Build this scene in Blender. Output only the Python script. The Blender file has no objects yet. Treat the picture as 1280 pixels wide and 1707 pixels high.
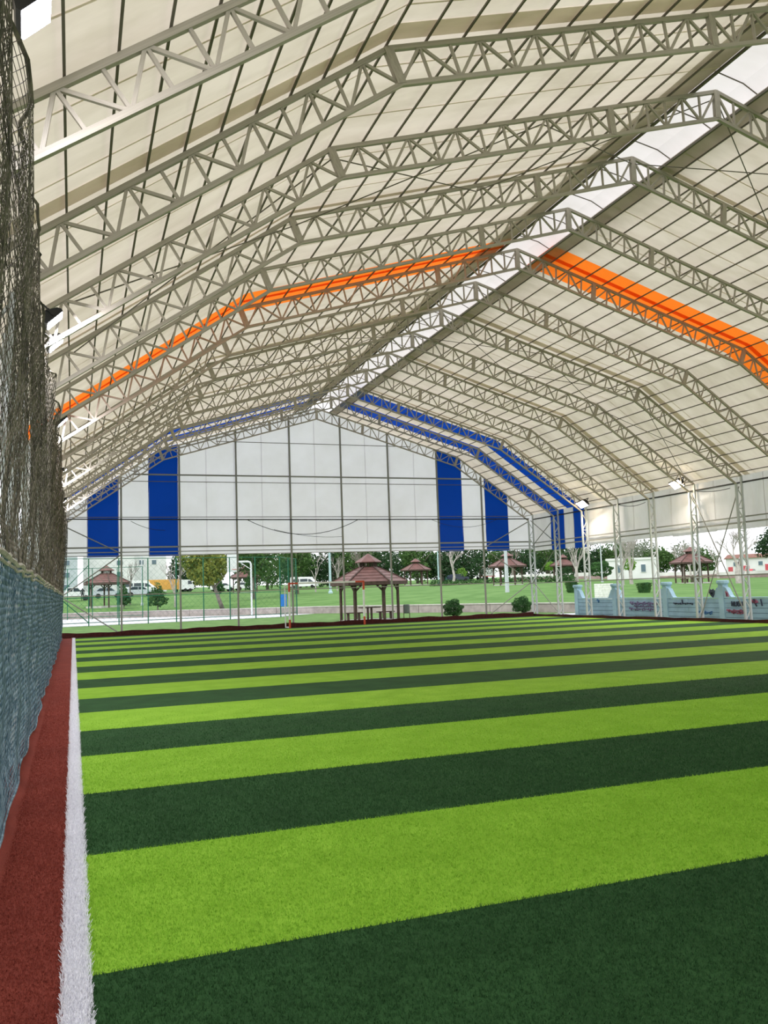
import bpy, math, random
import numpy as np
from mathutils import Vector, Matrix

random.seed(7)
rng = np.random.default_rng(11)
scene = bpy.context.scene
COL = scene.collection

# ------------------------------------------------------------------ camera
YAW, PITCH, ROLL = math.radians(20.19), math.radians(5.299), math.radians(-1.958)
FPX = 1414.7
fw = Vector((math.sin(YAW)*math.cos(PITCH), math.cos(YAW)*math.cos(PITCH), math.sin(PITCH)))
rt = Vector((math.cos(YAW), -math.sin(YAW), 0))
up = rt.cross(fw)
r2 = rt*math.cos(ROLL) + up*math.sin(ROLL)
u2 = -rt*math.sin(ROLL) + up*math.cos(ROLL)
cam = bpy.data.cameras.new('camera')
cam.sensor_fit = 'HORIZONTAL'
cam.sensor_width = 36.0
cam.lens = FPX*36.0/1280.0
cam.clip_start = 0.05
cam.clip_end = 2000
cam_o = bpy.data.objects.new('camera', cam)
m3 = Matrix((r2, u2, -fw)).transposed()
cam_o.matrix_world = Matrix.Translation((0, 0, 1.7)) @ m3.to_4x4()
COL.objects.link(cam_o)
scene.camera = cam_o

# ------------------------------------------------------------------ world and exposure
world = bpy.data.worlds.new('overcast_sky')
scene.world = world
world.use_nodes = True
bg = world.node_tree.nodes['Background']
bg.inputs[0].default_value = (0.955, 0.965, 1.0, 1)
bg.inputs[1].default_value = 1.75
sun = bpy.data.lights.new('hazy_sun', 'SUN')
sun.energy = 1.2
sun.angle = math.radians(40)
sun.color = (1.0, 0.96, 0.9)
sun_o = bpy.data.objects.new('hazy_sun', sun)
sun_o.rotation_euler = (math.radians(42), 0, math.radians(-60))
COL.objects.link(sun_o)
scene.view_settings.view_transform = 'Standard'
scene.view_settings.look = 'None'
scene.view_settings.gamma = 1.0
scene.view_settings.use_curve_mapping = False
scene.view_settings.exposure = 0.0
FLOOD_W = 185.0

# ------------------------------------------------------------------ materials
MATS = {}
def mat(name, col, rough=0.7, metal=0.0, var=0.12, scale=6.0, bump=0.0, bscale=None, trans=0.0, tcol=None, spec=0.3, col2=None, emis=None, estr=0.0):
    """Procedural material: noise-mixed colour, optional bump, optional translucency."""
    if name in MATS: return MATS[name]
    m = bpy.data.materials.new(name); m.use_nodes = True
    nt = m.node_tree; N = nt.nodes; Lk = nt.links
    b = N['Principled BSDF']
    out = N['Material Output']
    tc = N.new('ShaderNodeTexCoord')
    nz = N.new('ShaderNodeTexNoise'); nz.inputs['Scale'].default_value = scale; nz.inputs['Detail'].default_value = 4
    Lk.new(tc.outputs['Object'], nz.inputs['Vector'])
    rp = N.new('ShaderNodeValToRGB')
    c2 = col2 or tuple(c*(1-var) for c in col)
    c1 = col if col2 else tuple(min(1, c*(1+var)) for c in col)
    rp.color_ramp.elements[0].position = 0.35; rp.color_ramp.elements[0].color = (*c2, 1)
    rp.color_ramp.elements[1].position = 0.65; rp.color_ramp.elements[1].color = (*c1, 1)
    Lk.new(nz.outputs['Fac'], rp.inputs['Fac'])
    Lk.new(rp.outputs['Color'], b.inputs['Base Color'])
    b.inputs['Roughness'].default_value = rough
    b.inputs['Metallic'].default_value = metal
    b.inputs['Specular IOR Level'].default_value = spec
    if emis:
        b.inputs['Emission Color'].default_value = (*emis, 1); b.inputs['Emission Strength'].default_value = estr
    if bump:
        n2 = N.new('ShaderNodeTexNoise'); n2.inputs['Scale'].default_value = bscale or scale*6; n2.inputs['Detail'].default_value = 3
        Lk.new(tc.outputs['Object'], n2.inputs['Vector'])
        bp = N.new('ShaderNodeBump'); bp.inputs['Strength'].default_value = bump; bp.inputs['Distance'].default_value = 0.02
        Lk.new(n2.outputs['Fac'], bp.inputs['Height']); Lk.new(bp.outputs['Normal'], b.inputs['Normal'])
    if trans:
        t = N.new('ShaderNodeBsdfTranslucent')
        if tcol: t.inputs['Color'].default_value = (*tcol, 1)
        else: Lk.new(rp.outputs['Color'], t.inputs['Color'])
        mx = N.new('ShaderNodeMixShader'); mx.inputs[0].default_value = trans
        Lk.new(b.outputs[0], mx.inputs[1]); Lk.new(t.outputs[0], mx.inputs[2]); Lk.new(mx.outputs[0], out.inputs['Surface'])
    MATS[name] = m
    return m

def membrane_mat(name, col, trans, tcol, dirt=0.5):
    """PVC membrane: soft stains and faint streaks, light comes through it."""
    m = bpy.data.materials.new(name); m.use_nodes = True
    nt = m.node_tree; N = nt.nodes; Lk = nt.links
    b = N['Principled BSDF']; out = N['Material Output']
    tc = N.new('ShaderNodeTexCoord')
    mp = N.new('ShaderNodeMapping'); mp.inputs['Scale'].default_value = (0.5, 1.4, 0.5)
    nz = N.new('ShaderNodeTexNoise'); nz.inputs['Scale'].default_value = 1.1; nz.inputs['Detail'].default_value = 5; nz.inputs['Roughness'].default_value = 0.6
    Lk.new(tc.outputs['Object'], mp.inputs[0]); Lk.new(mp.outputs[0], nz.inputs['Vector'])
    rp = N.new('ShaderNodeValToRGB')
    rp.color_ramp.elements[0].position = 0.28; rp.color_ramp.elements[0].color = (1-dirt*.3, 1-dirt*.32, 1-dirt*.38, 1)
    rp.color_ramp.elements[1].position = 0.62; rp.color_ramp.elements[1].color = (1, 1, 1, 1)
    Lk.new(nz.outputs['Fac'], rp.inputs['Fac'])
    def mul(c):
        mm = N.new('ShaderNodeMix'); mm.data_type = 'RGBA'; mm.blend_type = 'MULTIPLY'; mm.inputs[0].default_value = 1
        mm.inputs[6].default_value = (*c, 1); Lk.new(rp.outputs['Color'], mm.inputs[7]); return mm.outputs[2]
    Lk.new(mul(col), b.inputs['Base Color'])
    b.inputs['Roughness'].default_value = 0.6; b.inputs['Specular IOR Level'].default_value = 0.2
    t = N.new('ShaderNodeBsdfTranslucent'); Lk.new(mul(tcol), t.inputs['Color'])
    mx = N.new('ShaderNodeMixShader'); mx.inputs[0].default_value = trans
    Lk.new(b.outputs[0], mx.inputs[1]); Lk.new(t.outputs[0], mx.inputs[2]); Lk.new(mx.outputs[0], out.inputs['Surface'])
    MATS[name] = m
    return m

def turf_mat(name, col, col2, scale=9):
    """Artificial turf backing: mottled pile with fine relief."""
    m = bpy.data.materials.new(name); m.use_nodes = True
    nt = m.node_tree; N = nt.nodes; Lk = nt.links
    b = N['Principled BSDF']
    tc = N.new('ShaderNodeTexCoord')
    n1 = N.new('ShaderNodeTexNoise'); n1.inputs['Scale'].default_value = 130; n1.inputs['Detail'].default_value = 3
    n2 = N.new('ShaderNodeTexNoise'); n2.inputs['Scale'].default_value = 2.2; n2.inputs['Detail'].default_value = 4
    ad = N.new('ShaderNodeMath'); ad.operation = 'MULTIPLY_ADD'; ad.inputs[1].default_value = 0.55
    for n in (n1, n2): Lk.new(tc.outputs['Object'], n.inputs['Vector'])
    Lk.new(n2.outputs['Fac'], ad.inputs[0]); 
    ml = N.new('ShaderNodeMath'); ml.operation = 'MULTIPLY'; ml.inputs[1].default_value = 0.45; Lk.new(n1.outputs['Fac'], ml.inputs[0])
    Lk.new(ml.outputs[0], ad.inputs[2])
    rp = N.new('ShaderNodeValToRGB')
    rp.color_ramp.elements[0].position = 0.33; rp.color_ramp.elements[0].color = (*col2, 1)
    rp.color_ramp.elements[1].position = 0.66; rp.color_ramp.elements[1].color = (*col, 1)
    Lk.new(ad.outputs[0], rp.inputs['Fac']); Lk.new(rp.outputs['Color'], b.inputs['Base Color'])
    b.inputs['Roughness'].default_value = 0.9; b.inputs['Specular IOR Level'].default_value = 0.1
    bp = N.new('ShaderNodeBump'); bp.inputs['Strength'].default_value = 0.6; bp.inputs['Distance'].default_value = 0.01
    Lk.new(n1.outputs['Fac'], bp.inputs['Height']); Lk.new(bp.outputs['Normal'], b.inputs['Normal'])
    MATS[name] = m
    return m

STEEL = mat('grey_painted_steel', (0.40, 0.355, 0.305), 0.5, 0.0, 0.10, 5, spec=0.5)
STEELP = mat('purlin_steel', (0.165, 0.145, 0.12), 0.6, 0.0, 0.12, 5)
STEELW = mat('pale_galvanised_steel', (0.52, 0.54, 0.55), 0.45, 0.1, 0.1, 5, spec=0.5)
POST = mat('end_wall_post_steel', (0.30, 0.29, 0.27), 0.55, 0.0, 0.12, 4)
CABLE = mat('black_cable', (0.03, 0.03, 0.032), 0.6)
ROOF = membrane_mat('cream_roof_membrane', (0.78, 0.71, 0.63), 0.37, (0.84, 0.74, 0.635), 0.7)
CAP = membrane_mat('white_ridge_cap', (0.85, 0.85, 0.84), 0.46, (0.88, 0.83, 0.83), 0.25)
RIDGE_SHADE = membrane_mat('grey_green_ridge_shade', (0.50, 0.46, 0.41), 0.52, (0.68, 0.64, 0.57), 0.6)
ORANGE = membrane_mat('orange_membrane', (0.95, 0.20, 0.02), 0.5, (1.0, 0.22, 0.02), 0.2)
BLUE = membrane_mat('blue_membrane', (0.002, 0.044, 0.34), 0.37, (0.0, 0.060, 0.46), 0.25)
CURT = membrane_mat('white_curtain', (0.80, 0.77, 0.82), 0.57, (0.95, 0.925, 0.99), 0.3)
CURTR = membrane_mat('grey_white_curtain', (0.74, 0.70, 0.71), 0.40, (0.84, 0.80, 0.83), 0.4)

# ------------------------------------------------------------------ mesh helpers
class MB:
    def __init__(s): s.v = []; s.f = []
    def quad(s, a, b, c, d):
        n = len(s.v); s.v += [tuple(a), tuple(b), tuple(c), tuple(d)]; s.f.append((n, n+1, n+2, n+3)); return s
    def box(s, x0, y0, z0, x1, y1, z1):
        n = len(s.v)
        s.v += [(x0,y0,z0),(x1,y0,z0),(x1,y1,z0),(x0,y1,z0),(x0,y0,z1),(x1,y0,z1),(x1,y1,z1),(x0,y1,z1)]
        s.f += [tuple(n+i for i in q) for q in ((0,3,2,1),(4,5,6,7),(0,1,5,4),(1,2,6,5),(2,3,7,6),(3,0,4,7))]; return s
    def bar(s, p0, p1, w, h=None, ref=(0, 0, 1)):
        """Rectangular bar from p0 to p1."""
        h = h or w; p0 = Vector(p0); p1 = Vector(p1); d = (p1-p0).normalized()
        ref = Vector(ref)
        if abs(d.dot(ref)) > 0.97: ref = Vector((0, 1, 0))
        a = d.cross(ref).normalized(); b = a.cross(d).normalized()
        n = len(s.v)
        for p in (p0, p1):
            for sx, sy in ((-1,-1),(1,-1),(1,1),(-1,1)): s.v.append(tuple(p + a*(sx*w/2) + b*(sy*h/2)))
        s.f += [tuple(n+i for i in q) for q in ((3,2,1,0),(4,5,6,7),(0,1,5,4),(1,2,6,5),(2,3,7,6),(3,0,4,7))]; return s
    def tube(s, pts, rad, k=6, caps=True):
        """Round tube along a polyline; rad is a number or one per point."""
        pts = [Vector(p) for p in pts]; n0 = len(s.v); m = len(pts)
        rad = rad if isinstance(rad, (list, tuple)) else [rad]*m
        for i, p in enumerate(pts):
            d = (pts[min(i+1, m-1)] - pts[max(i-1, 0)]).normalized()
            ref = Vector((0, 0, 1)) if abs(d.z) < 0.9 else Vector((1, 0, 0))
            a = d.cross(ref).normalized(); b = a.cross(d)
            for j in range(k):
                t = 2*math.pi*j/k; s.v.append(tuple(p + (a*math.cos(t)+b*math.sin(t))*rad[i]))
        for i in range(m-1):
            for j in range(k):
                j2 = (j+1) % k; s.f.append((n0+i*k+j, n0+i*k+j2, n0+(i+1)*k+j2, n0+(i+1)*k+j))
        if caps:
            s.f.append(tuple(n0+j for j in reversed(range(k)))); s.f.append(tuple(n0+(m-1)*k+j for j in range(k)))
        return s
    def lathe(s, prof, cx=0, cy=0, k=16):
        """Solid of revolution about z from (radius, z) pairs."""
        n0 = len(s.v)
        for r, z in prof:
            for j in range(k):
                t = 2*math.pi*j/k; s.v.append((cx+r*math.cos(t), cy+r*math.sin(t), z))
        for i in range(len(prof)-1):
            for j in range(k):
                j2 = (j+1) % k; s.f.append((n0+i*k+j, n0+i*k+j2, n0+(i+1)*k+j2, n0+(i+1)*k+j))
        s.f.append(tuple(n0+j for j in reversed(range(k)))); s.f.append(tuple(n0+(len(prof)-1)*k+j for j in range(k)))
        return s
    def prism(s, poly, y0, y1, ax='y'):
        """Polygon (a, b) in the x-z plane extruded along y (or in y-z along x)."""
        n = len(poly); n0 = len(s.v)
        for y in (y0, y1):
            for a, b in poly: s.v.append((a, y, b) if ax == 'y' else (y, a, b))
        s.f.append(tuple(n0+i for i in range(n))); s.f.append(tuple(n0+n+i for i in reversed(range(n))))
        for i in range(n):
            j = (i+1) % n; s.f.append((n0+i, n0+n+i, n0+n+j, n0+j))
        return s
    def mesh(s, name, m=None):
        me = bpy.data.meshes.new(name); me.from_pydata(s.v, [], s.f); me.update()
        if m: me.materials.append(m)
        return me

def link(name, data, parent=None):
    o = bpy.data.objects.new(name, data); COL.objects.link(o)
    if parent is not None: o.parent = parent
    return o
def obj(name, mb, m, parent=None, smooth=False):
    me = mb.mesh(name, m)
    if smooth: me.polygons.foreach_set('use_smooth', [True]*len(me.polygons))
    return link(name, me, parent)
def tag(o, label=None, cat=None, group=None, kind=None):
    if label: o['label'] = label
    if cat: o['category'] = cat
    if group: o['group'] = group
    if kind: o['kind'] = kind
    return o
def thing(name, loc, label, cat, group=None, rz=0.0):
    o = link(name, None); o.location = loc; o.rotation_euler = (0, 0, rz); o.empty_display_size = 0.2
    return tag(o, label, cat, group)
def copy_tree(o, parent=None):
    c = o.copy(); COL.objects.link(c); c.parent = parent
    for ch in o.children: copy_tree(ch, c)
    return c
UNIT = {}
def unit_bar(m):
    """Shared bar mesh of unit length and unit section; each piece is a scaled copy."""
    if m.name not in UNIT: UNIT[m.name] = MB().box(-.5, -.5, 0, .5, .5, 1).mesh('bar', m)
    return UNIT[m.name]
def bar_obj(name, p0, p1, w, h, m, parent, ref=(0, 1, 0)):
    p0 = Vector(p0); p1 = Vector(p1); d = p1-p0; L = d.length; d.normalize(); ref = Vector(ref)
    if abs(d.dot(ref)) > 0.97: ref = Vector((1, 0, 0))
    a = ref.cross(d).normalized(); b = d.cross(a)          # a: in-plane width, b: along ref
    o = link(name, unit_bar(m), parent)
    M = Matrix((a*w, b*h, d*L)).transposed().to_4x4(); M.translation = p0
    o.matrix_local = M
    return o
UT = {}
def tube_obj(name, p0, p1, r, m, parent):
    """Straight round rod from a shared unit cylinder."""
    if m.name not in UT: UT[m.name] = MB().tube([(0, 0, 0), (0, 0, 1)], 1.0, 8).mesh('rod', m)
    p0 = Vector(p0); p1 = Vector(p1); d = p1-p0; L = d.length; d.normalize()
    ref = Vector((0, 0, 1)) if abs(d.z) < .9 else Vector((1, 0, 0))
    a = ref.cross(d).normalized(); b = d.cross(a)
    o = link(name, UT[m.name], parent)
    M = Matrix((a*r, b*r, d*L)).transposed().to_4x4(); M.translation = p0; o.matrix_local = M
    return o

# ------------------------------------------------------------------ hall dimensions
S = 2.70506; YL = 42.4945
FR = [YL - S*k for k in range(14)]                 # truss positions from the end wall to the camera
XR = 12.03                                         # ridge
UP_KNEE_L, UP_KNEE_R, UP_AP = (3.97, 8.945), (20.09, 8.945), (XR, 11.38)
LO_KNEE_L, LO_KNEE_R, LO_AP = (4.15, 8.48), (19.90, 8.48), (XR, 10.82)
UP_E_R, LO_E_R = (24.66, 5.735), (24.385, 5.40)
UP_E_L, LO_E_L = (-0.90, 5.51), (-0.62, 5.17)
Y0H = -4.0                                         # the hall goes on behind the camera
def lerp2(a, b, t): return (a[0]+(b[0]-a[0])*t, a[1]+(b[1]-a[1])*t)
def roof_z(x, off=0.13):
    """Height of the membrane over x."""
    pts = [(-1.02, 5.425), UP_KNEE_L, UP_AP, UP_KNEE_R, (24.80, 5.635)]
    for a, b in zip(pts, pts[1:]):
        if x <= b[0]: return a[1]+(b[1]-a[1])*(x-a[0])/(b[0]-a[0])+off
    return pts[-1][1]+off
def chord_low_z(x):
    pts = [LO_E_L, LO_KNEE_L, LO_AP, LO_KNEE_R, LO_E_R]
    for a, b in zip(pts, pts[1:]):
        if x <= b[0]: return a[1]+(b[1]-a[1])*(x-a[0])/(b[0]-a[0])
    return pts[-1][1]

# ------------------------------------------------------------------ floor: turf strips, line, red strip
LIGHT = turf_mat('light_green_turf', (0.26, 0.47, 0.045), (0.17, 0.34, 0.02))
DARK = turf_mat('dark_green_turf', (0.030, 0.088, 0.028), (0.016, 0.05, 0.016))
RED = turf_mat('brick_red_turf', (0.21, 0.043, 0.030), (0.14, 0.026, 0.019))
WHITE = turf_mat('white_turf', (0.80, 0.80, 0.84), (0.58, 0.58, 0.64))
floor = tag(link('floor', None), 'striped light and dark green artificial turf pitch', None, None, 'structure')
obj('base_slab', MB().box(-1.1, Y0H, -0.3, 24.9, 42.75, -0.012), mat('grey_concrete', (0.42, 0.42, 0.41), .9, bump=.3), floor)
SW, SY = 1.9393, 4.2731
STR = []
k = -5
while True:
    a = SY + SW*k; b = a + SW
    if a > 42.0: break
    a2, b2 = max(a, Y0H), min(b, 42.25)
    if b2 > a2:
        dark = (k % 2 != 0)
        STR.append((a2, b2, dark))
        o = obj('turf_strip', MB().box(0.065, a2, -0.012, 24.30, b2, 0.0 if dark else 0.002), DARK if dark else LIGHT, floor)
    k += 1
obj('white_line', MB().box(-0.04, Y0H, -0.012, 0.065, 42.25, 0.003), WHITE, floor)
mbr = MB()
ys = np.linspace(Y0H, 42.25, 150)
prof0 = [(-0.04, 0.0), (-0.40, 0.0), (-0.50, 0.035), (-0.55, 0.10), (-0.57, 0.11), (-0.585, 0.0)]
for i, y in enumerate(ys):
    w = 0.02*math.sin(y*2.1)+0.014*math.sin(y*5.3+1)
    for (x, z) in prof0:
        kx = 1 if x < -0.45 else 0
        mbr.v.append((x + kx*w, y, z*(1+0.25*math.sin(y*3.7))))
npf = len(prof0)
for i in range(len(ys)-1):
    for j in range(npf-1):
        a = i*npf+j; mbr.f.append((a, a+1, a+npf+1, a+npf))
obj('red_border_strip', mbr, RED, floor)
# turned-up red turf edge at end and right, shade painted into its colour
KERB = mat('shaded_red_turf_edge', (0.055, 0.011, 0.009), .9, var=.25, scale=8, bump=.4)
def wavy_kerb(name, p0, p1, h, nx, ny):
    mb = MB(); n = 70
    for i in range(n+1):
        t = i/n; x = p0[0]+(p1[0]-p0[0])*t; y = p0[1]+(p1[1]-p0[1])*t
        s = (x+y)
        hh = h*(1+0.10*math.sin(s*1.7)+0.08*math.sin(s*4.1))
        mb.v += [(x, y, -0.01), (x, y, hh), (x+nx*.10, y+ny*.10, hh), (x+nx*.10, y+ny*.10, -0.01)]
    for i in range(n):
        for j in range(3):
            a = i*4+j; mb.f.append((a, a+1, a+5, a+4))
    mb.f += [(0, 3, 2, 1), (n*4, n*4+1, n*4+2, n*4+3)]
    obj(name, mb, KERB, floor)
wavy_kerb('turf_edge', (-0.60, 42.27), (24.30, 42.27), 0.22, 0, 1)
wavy_kerb('turf_edge', (24.31, 42.3), (24.31, Y0H), 0.13, .35, 0)

# pile blades of the nearest turf
def blades(name, rects, dens, col_mat, hgt, wid):
    P = []
    for (x0, x1, y0, y1, dscale) in rects:
        n = int((x1-x0)*(y1-y0)*dens*dscale)
        if n <= 0: continue
        P.append(np.column_stack([rng.uniform(x0, x1, n), rng.uniform(y0, y1, n)]))
    P = np.vstack(P)
    lim = 1.00*P[:, 1] + 0.6                         # only what the frame's right edge can see
    P = P[P[:, 0] < lim]
    n = len(P); th = rng.uniform(0, 2*np.pi, n); lean = rng.uniform(0.1, 0.9, n); la = rng.uniform(0, 2*np.pi, n)
    h = hgt*rng.uniform(0.6, 1.15, n); w = wid*rng.uniform(0.7, 1.2, n)
    dx, dy = np.cos(th)*w/2, np.sin(th)*w/2
    tx, ty = P[:, 0]+np.cos(la)*lean*h, P[:, 1]+np.sin(la)*lean*h
    V = np.zeros((n, 4, 3))
    V[:, 0] = np.column_stack([P[:, 0]-dx, P[:, 1]-dy, np.zeros(n)])
    V[:, 1] = np.column_stack([P[:, 0]+dx, P[:, 1]+dy, np.zeros(n)])
    V[:, 2] = np.column_stack([tx+dx*.45, ty+dy*.45, h])
    V[:, 3] = np.column_stack([tx-dx*.45, ty-dy*.45, h])
    me = bpy.data.meshes.new(name)
    me.vertices.add(4*n); me.vertices.foreach_set('co', V.ravel())
    me.loops.add(4*n); me.loops.foreach_set('vertex_index', np.arange(4*n, dtype=np.int32))
    me.polygons.add(n); me.polygons.foreach_set('loop_start', np.arange(0, 4*n, 4, dtype=np.int32))
    me.update(calc_edges=True); me.materials.append(col_mat)
    return tag(link(name, me, floor), None, None, None, 'stuff')
def blade_mat(name, c1, c2):
    return mat(name, c1, .75, 0, 0, 60, col2=c2, trans=.25, spec=.15)
B_L = blade_mat('light_pile', (0.30, 0.54, 0.055), (0.16, 0.33, 0.02))
B_D = blade_mat('dark_pile', (0.036, 0.105, 0.034), (0.016, 0.052, 0.016))
B_W = blade_mat('white_pile', (0.86, 0.86, 0.90), (0.66, 0.66, 0.72))
B_R = blade_mat('red_pile', (0.28, 0.06, 0.042), (0.15, 0.028, 0.02))
rl, rd = [], []
for a, b, dk in STR:
    for y in np.arange(max(a, 2.3339), min(b, 14.0), 0.4849):
        y1 = min(y+0.485, b)
        ds = min(1.0, (5.2/max(y, 2.0))**1.7)*max(0.05, min(1.0, (14-y)/5))
        (rd if dk else rl).append((0.065, 12.5, y, y1, ds))
blades('pile', rl, 9500, B_L, 0.016, 0.0042)
blades('pile', rd, 9500, B_D, 0.016, 0.0042)
blades('pile', [(-0.052, 0.077, y, y+.5, min(1, (6/y)**1.25)) for y in np.arange(2.4, 42, .5)], 22000, B_W, 0.026, 0.005)
blades('pile', [(-0.50, -0.04, y, y+.5, min(1, (6/y)**1.3)*min(1, (22-y)/10)) for y in np.arange(2.4, 22, .5)], 16000, B_R, 0.010, 0.004)

# ------------------------------------------------------------------ ceiling: membrane panels, purlins, ridge cap
ceiling = tag(link('ceiling', None), 'cream tensioned membrane roof with orange and blue bands', None, None, 'structure')
bounds = [YL+0.22]
y = YL
cuts = [YL+0.22, 41.15, 39.90, 39.05, 37.80]
while cuts[-1] > 21.65+1.36: cuts.append(cuts[-1]-1.3525)
cuts[-1] = 21.65; cuts.append(20.10)
while cuts[-1] > Y0H: cuts.append(cuts[-1]-1.3525)
PROF_L = [(-1.02, 0), (1.0, 0), (3.97, 0), (7.7, 0), (11.48, 0)]
PROF_R = [(12.78, 0), (16.4, 0), (20.09, 0), (22.4, 0), (24.80, 0)]
for i, (yb, ya) in enumerate(zip(cuts, cuts[1:])):
    if abs(yb-41.15) < .01 or abs(yb-39.05) < .01: m, nm = BLUE, 'blue_membrane_panel'
    elif abs(yb-21.65) < .01: m, nm = ORANGE, 'orange_membrane_panel'
    else: m, nm = ROOF, 'membrane_panel'
    dz = 0.0
    ov = 0.0
    for prof in (PROF_L, PROF_R):
        mb = MB()
        for (x0, _), (x1, _) in zip(prof, prof[1:]):
            mb.quad((x0, ya-ov, roof_z(x0)+dz), (x1, ya-ov, roof_z(x1)+dz), (x1, yb, roof_z(x1)+dz), (x0, yb, roof_z(x0)+dz))
        obj(nm, mb, m, ceiling)
# doubled joint flaps over some trusses
def flap(ya, yb, sides='LR', m=ROOF):
    for s, prof in (('L', PROF_L), ('R', PROF_R)):
        if s in sides:
            mb = MB()
            for (x0, _), (x1, _) in zip(prof, prof[1:]):
                mb.quad((x0, ya, roof_z(x0)-.016), (x1, ya, roof_z(x1)-.016), (x1, yb, roof_z(x1)-.016), (x0, yb, roof_z(x0)-.016))
            obj('joint_flap' if yb-ya > .1 else 'weld_seam', mb, m, ceiling)
for yc in cuts[1:-1]:
    if yc < 30 and abs(yc-21.65) > .01 and abs(yc-20.10) > .01: flap(yc-.016, yc+.016)
flap(9.66, 10.02); flap(15.34, 15.48); flap(25.92, 26.22); flap(31.40, 31.70); flap(20.60, 20.78, 'LR', ORANGE); flap(4.4, 4.75)
flap(36.95, 37.12)
# grey green strips added along the ridge vent to darken the bands under the cap
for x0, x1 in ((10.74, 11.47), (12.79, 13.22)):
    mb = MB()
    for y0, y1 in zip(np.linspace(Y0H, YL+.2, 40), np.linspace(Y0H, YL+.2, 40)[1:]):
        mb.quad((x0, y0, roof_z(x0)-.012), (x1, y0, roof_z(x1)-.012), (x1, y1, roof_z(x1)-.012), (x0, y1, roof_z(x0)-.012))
    obj('ridge_shade_strip', mb, RIDGE_SHADE, ceiling)
# raised ridge cap
mb = MB()
capp = [(10.72, 11.43), (11.3, 11.72), (XR, 11.86), (12.76, 11.72), (13.34, 11.43)]
for (x0, z0), (x1, z1) in zip(capp, capp[1:]):
    for y0, y1 in zip(np.linspace(Y0H, YL+.22, 17), np.linspace(Y0H, YL+.22, 17)[1:]):
        mb.quad((x0, y0, z0), (x1, y0, z1), (x1, y1, z1), (x0, y1, z0))
obj('ridge_cap', mb, CAP, ceiling)
for fy in [f + S/2 for f in FR[1:]] + FR[1:]:
    mb = MB(); mb.tube([(x, fy, z-.03) for x, z in capp], .014, 5)
    obj('ridge_cap_rib', mb, STEELP, ceiling)
for x in (11.48, 12.78):
    bar_obj('ridge_rail', (x, Y0H, roof_z(x)-.06), (x, YL+.1, roof_z(x)-.06), .05, .05, STEELP, ceiling, (0, 0, 1))
# purlins
PX = [-0.52+0.448*i for i in range(11)] + [4.55+0.577*i for i in range(12)]
for x in PX:
    for xx in (x, 2*XR - x):
        if xx > 24.7: xx = 24.6
        bar_obj('purlin', (xx, Y0H, roof_z(xx)-.055), (xx, YL+.15, roof_z(xx)-.055), .026, .032, STEELP, ceiling, (0, 0, 1))
# thin bracing rods under the roof
def rods(pairs):
    for (xa, ya, xb, yb) in pairs:
        za, zb = chord_low_z(xa)+.42, chord_low_z(xb)+.42
        mb = MB().tube([(xa, ya, za), (xb, yb, zb)], .012, 5); obj('bracing_rod', mb, STEELP, ceiling)
A_, B_, F_, G_, H_, K_ = FR[11], FR[10], FR[6], FR[5], FR[4], FR[1]
rods([(XR, B_, 16.0, A_), (XR, A_, 16.0, B_), (16, A_, 20, B_), (16, B_, 20, A_), (XR, A_, 8, B_), (XR, B_, 8, A_), (8, A_, 4, B_), (8, B_, 4, A_),
      (XR, G_, 16, F_), (XR, F_, 16, G_), (16, G_, 20, F_), (16, F_, 20, G_), (20, G_, 24.3, F_), (20, F_, 24.3, G_),
      (XR, G_, 8, F_), (XR, F_, 8, G_), (4, G_, 8, F_), (4, F_, 8, G_), (0, F_, 4, G_), (0, G_, 4, F_), (0, A_, 4, B_), (0, B_, 4, A_)])

# ------------------------------------------------------------------ roof trusses
def half_truss(parent, y, side):
    """Upper and lower chords, web and splice posts of one half; side -1 left, 1 right."""
    if side < 0: UE, UK, LE, LK = UP_E_L, UP_KNEE_L, LO_E_L, LO_KNEE_L
    else: UE, UK, LE, LK = UP_E_R, UP_KNEE_R, LO_E_R, LO_KNEE_R
    P = lambda q: (q[0], y, q[1])
    bar_obj('upper_chord', P(UE), P(UK), .068, .065, STEEL, parent)
    bar_obj('upper_chord', P(UK), P(UP_AP), .068, .065, STEEL, parent)
    bar_obj('lower_chord', P(LE), P(LK), .064, .065, STEEL, parent)
    bar_obj('lower_chord', P(LK), P(LO_AP), .064, .065, STEEL, parent)
    bar_obj('splice_post', P(UK), P(LK), .13, .08, STEEL, parent)
    ts = 0.683                                          # field splice between knee and ridge
    us, ls = lerp2(UK, UP_AP, ts), lerp2(LK, LO_AP, ts)
    bar_obj('splice_post', P(us), P(ls), .12, .08, STEEL, parent)
    def web(U0, U1, L0, L1, n, par):
        # n half panels; points of parity par are upper nodes, the others lower nodes
        up = [lerp2(U0, U1, i/n) for i in range(n+1)]; lo = [lerp2(L0, L1, i/n) for i in range(n+1)]
        for i in range(n+1):
            if 0 < i < n: bar_obj('strut', P(up[i]), P(lo[i]), .036, .036, STEEL, parent)
            if i < n:
                a, b = (up[i], lo[i+1]) if i % 2 == par else (lo[i], up[i+1])
                bar_obj('diagonal', P(a), P(b), .040, .036, STEEL, parent)
    web(UK, UE, LK, LE, 13, 1)
    web(UK, us, LK, ls, 12, 1)
    web(us, UP_AP, ls, LO_AP, 6, 0)
ordn = ['', 'second', 'third', 'fourth', 'fifth', 'sixth', 'seventh', 'eighth', 'ninth', 'tenth', 'eleventh', 'twelfth', 'thirteenth', 'fourteenth']
extra = {1: ', under the outermost blue band', 2: ', beside the second blue band', 8: ', below the orange band', 13: ', nearest to the viewer'}
trusses = []
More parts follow.
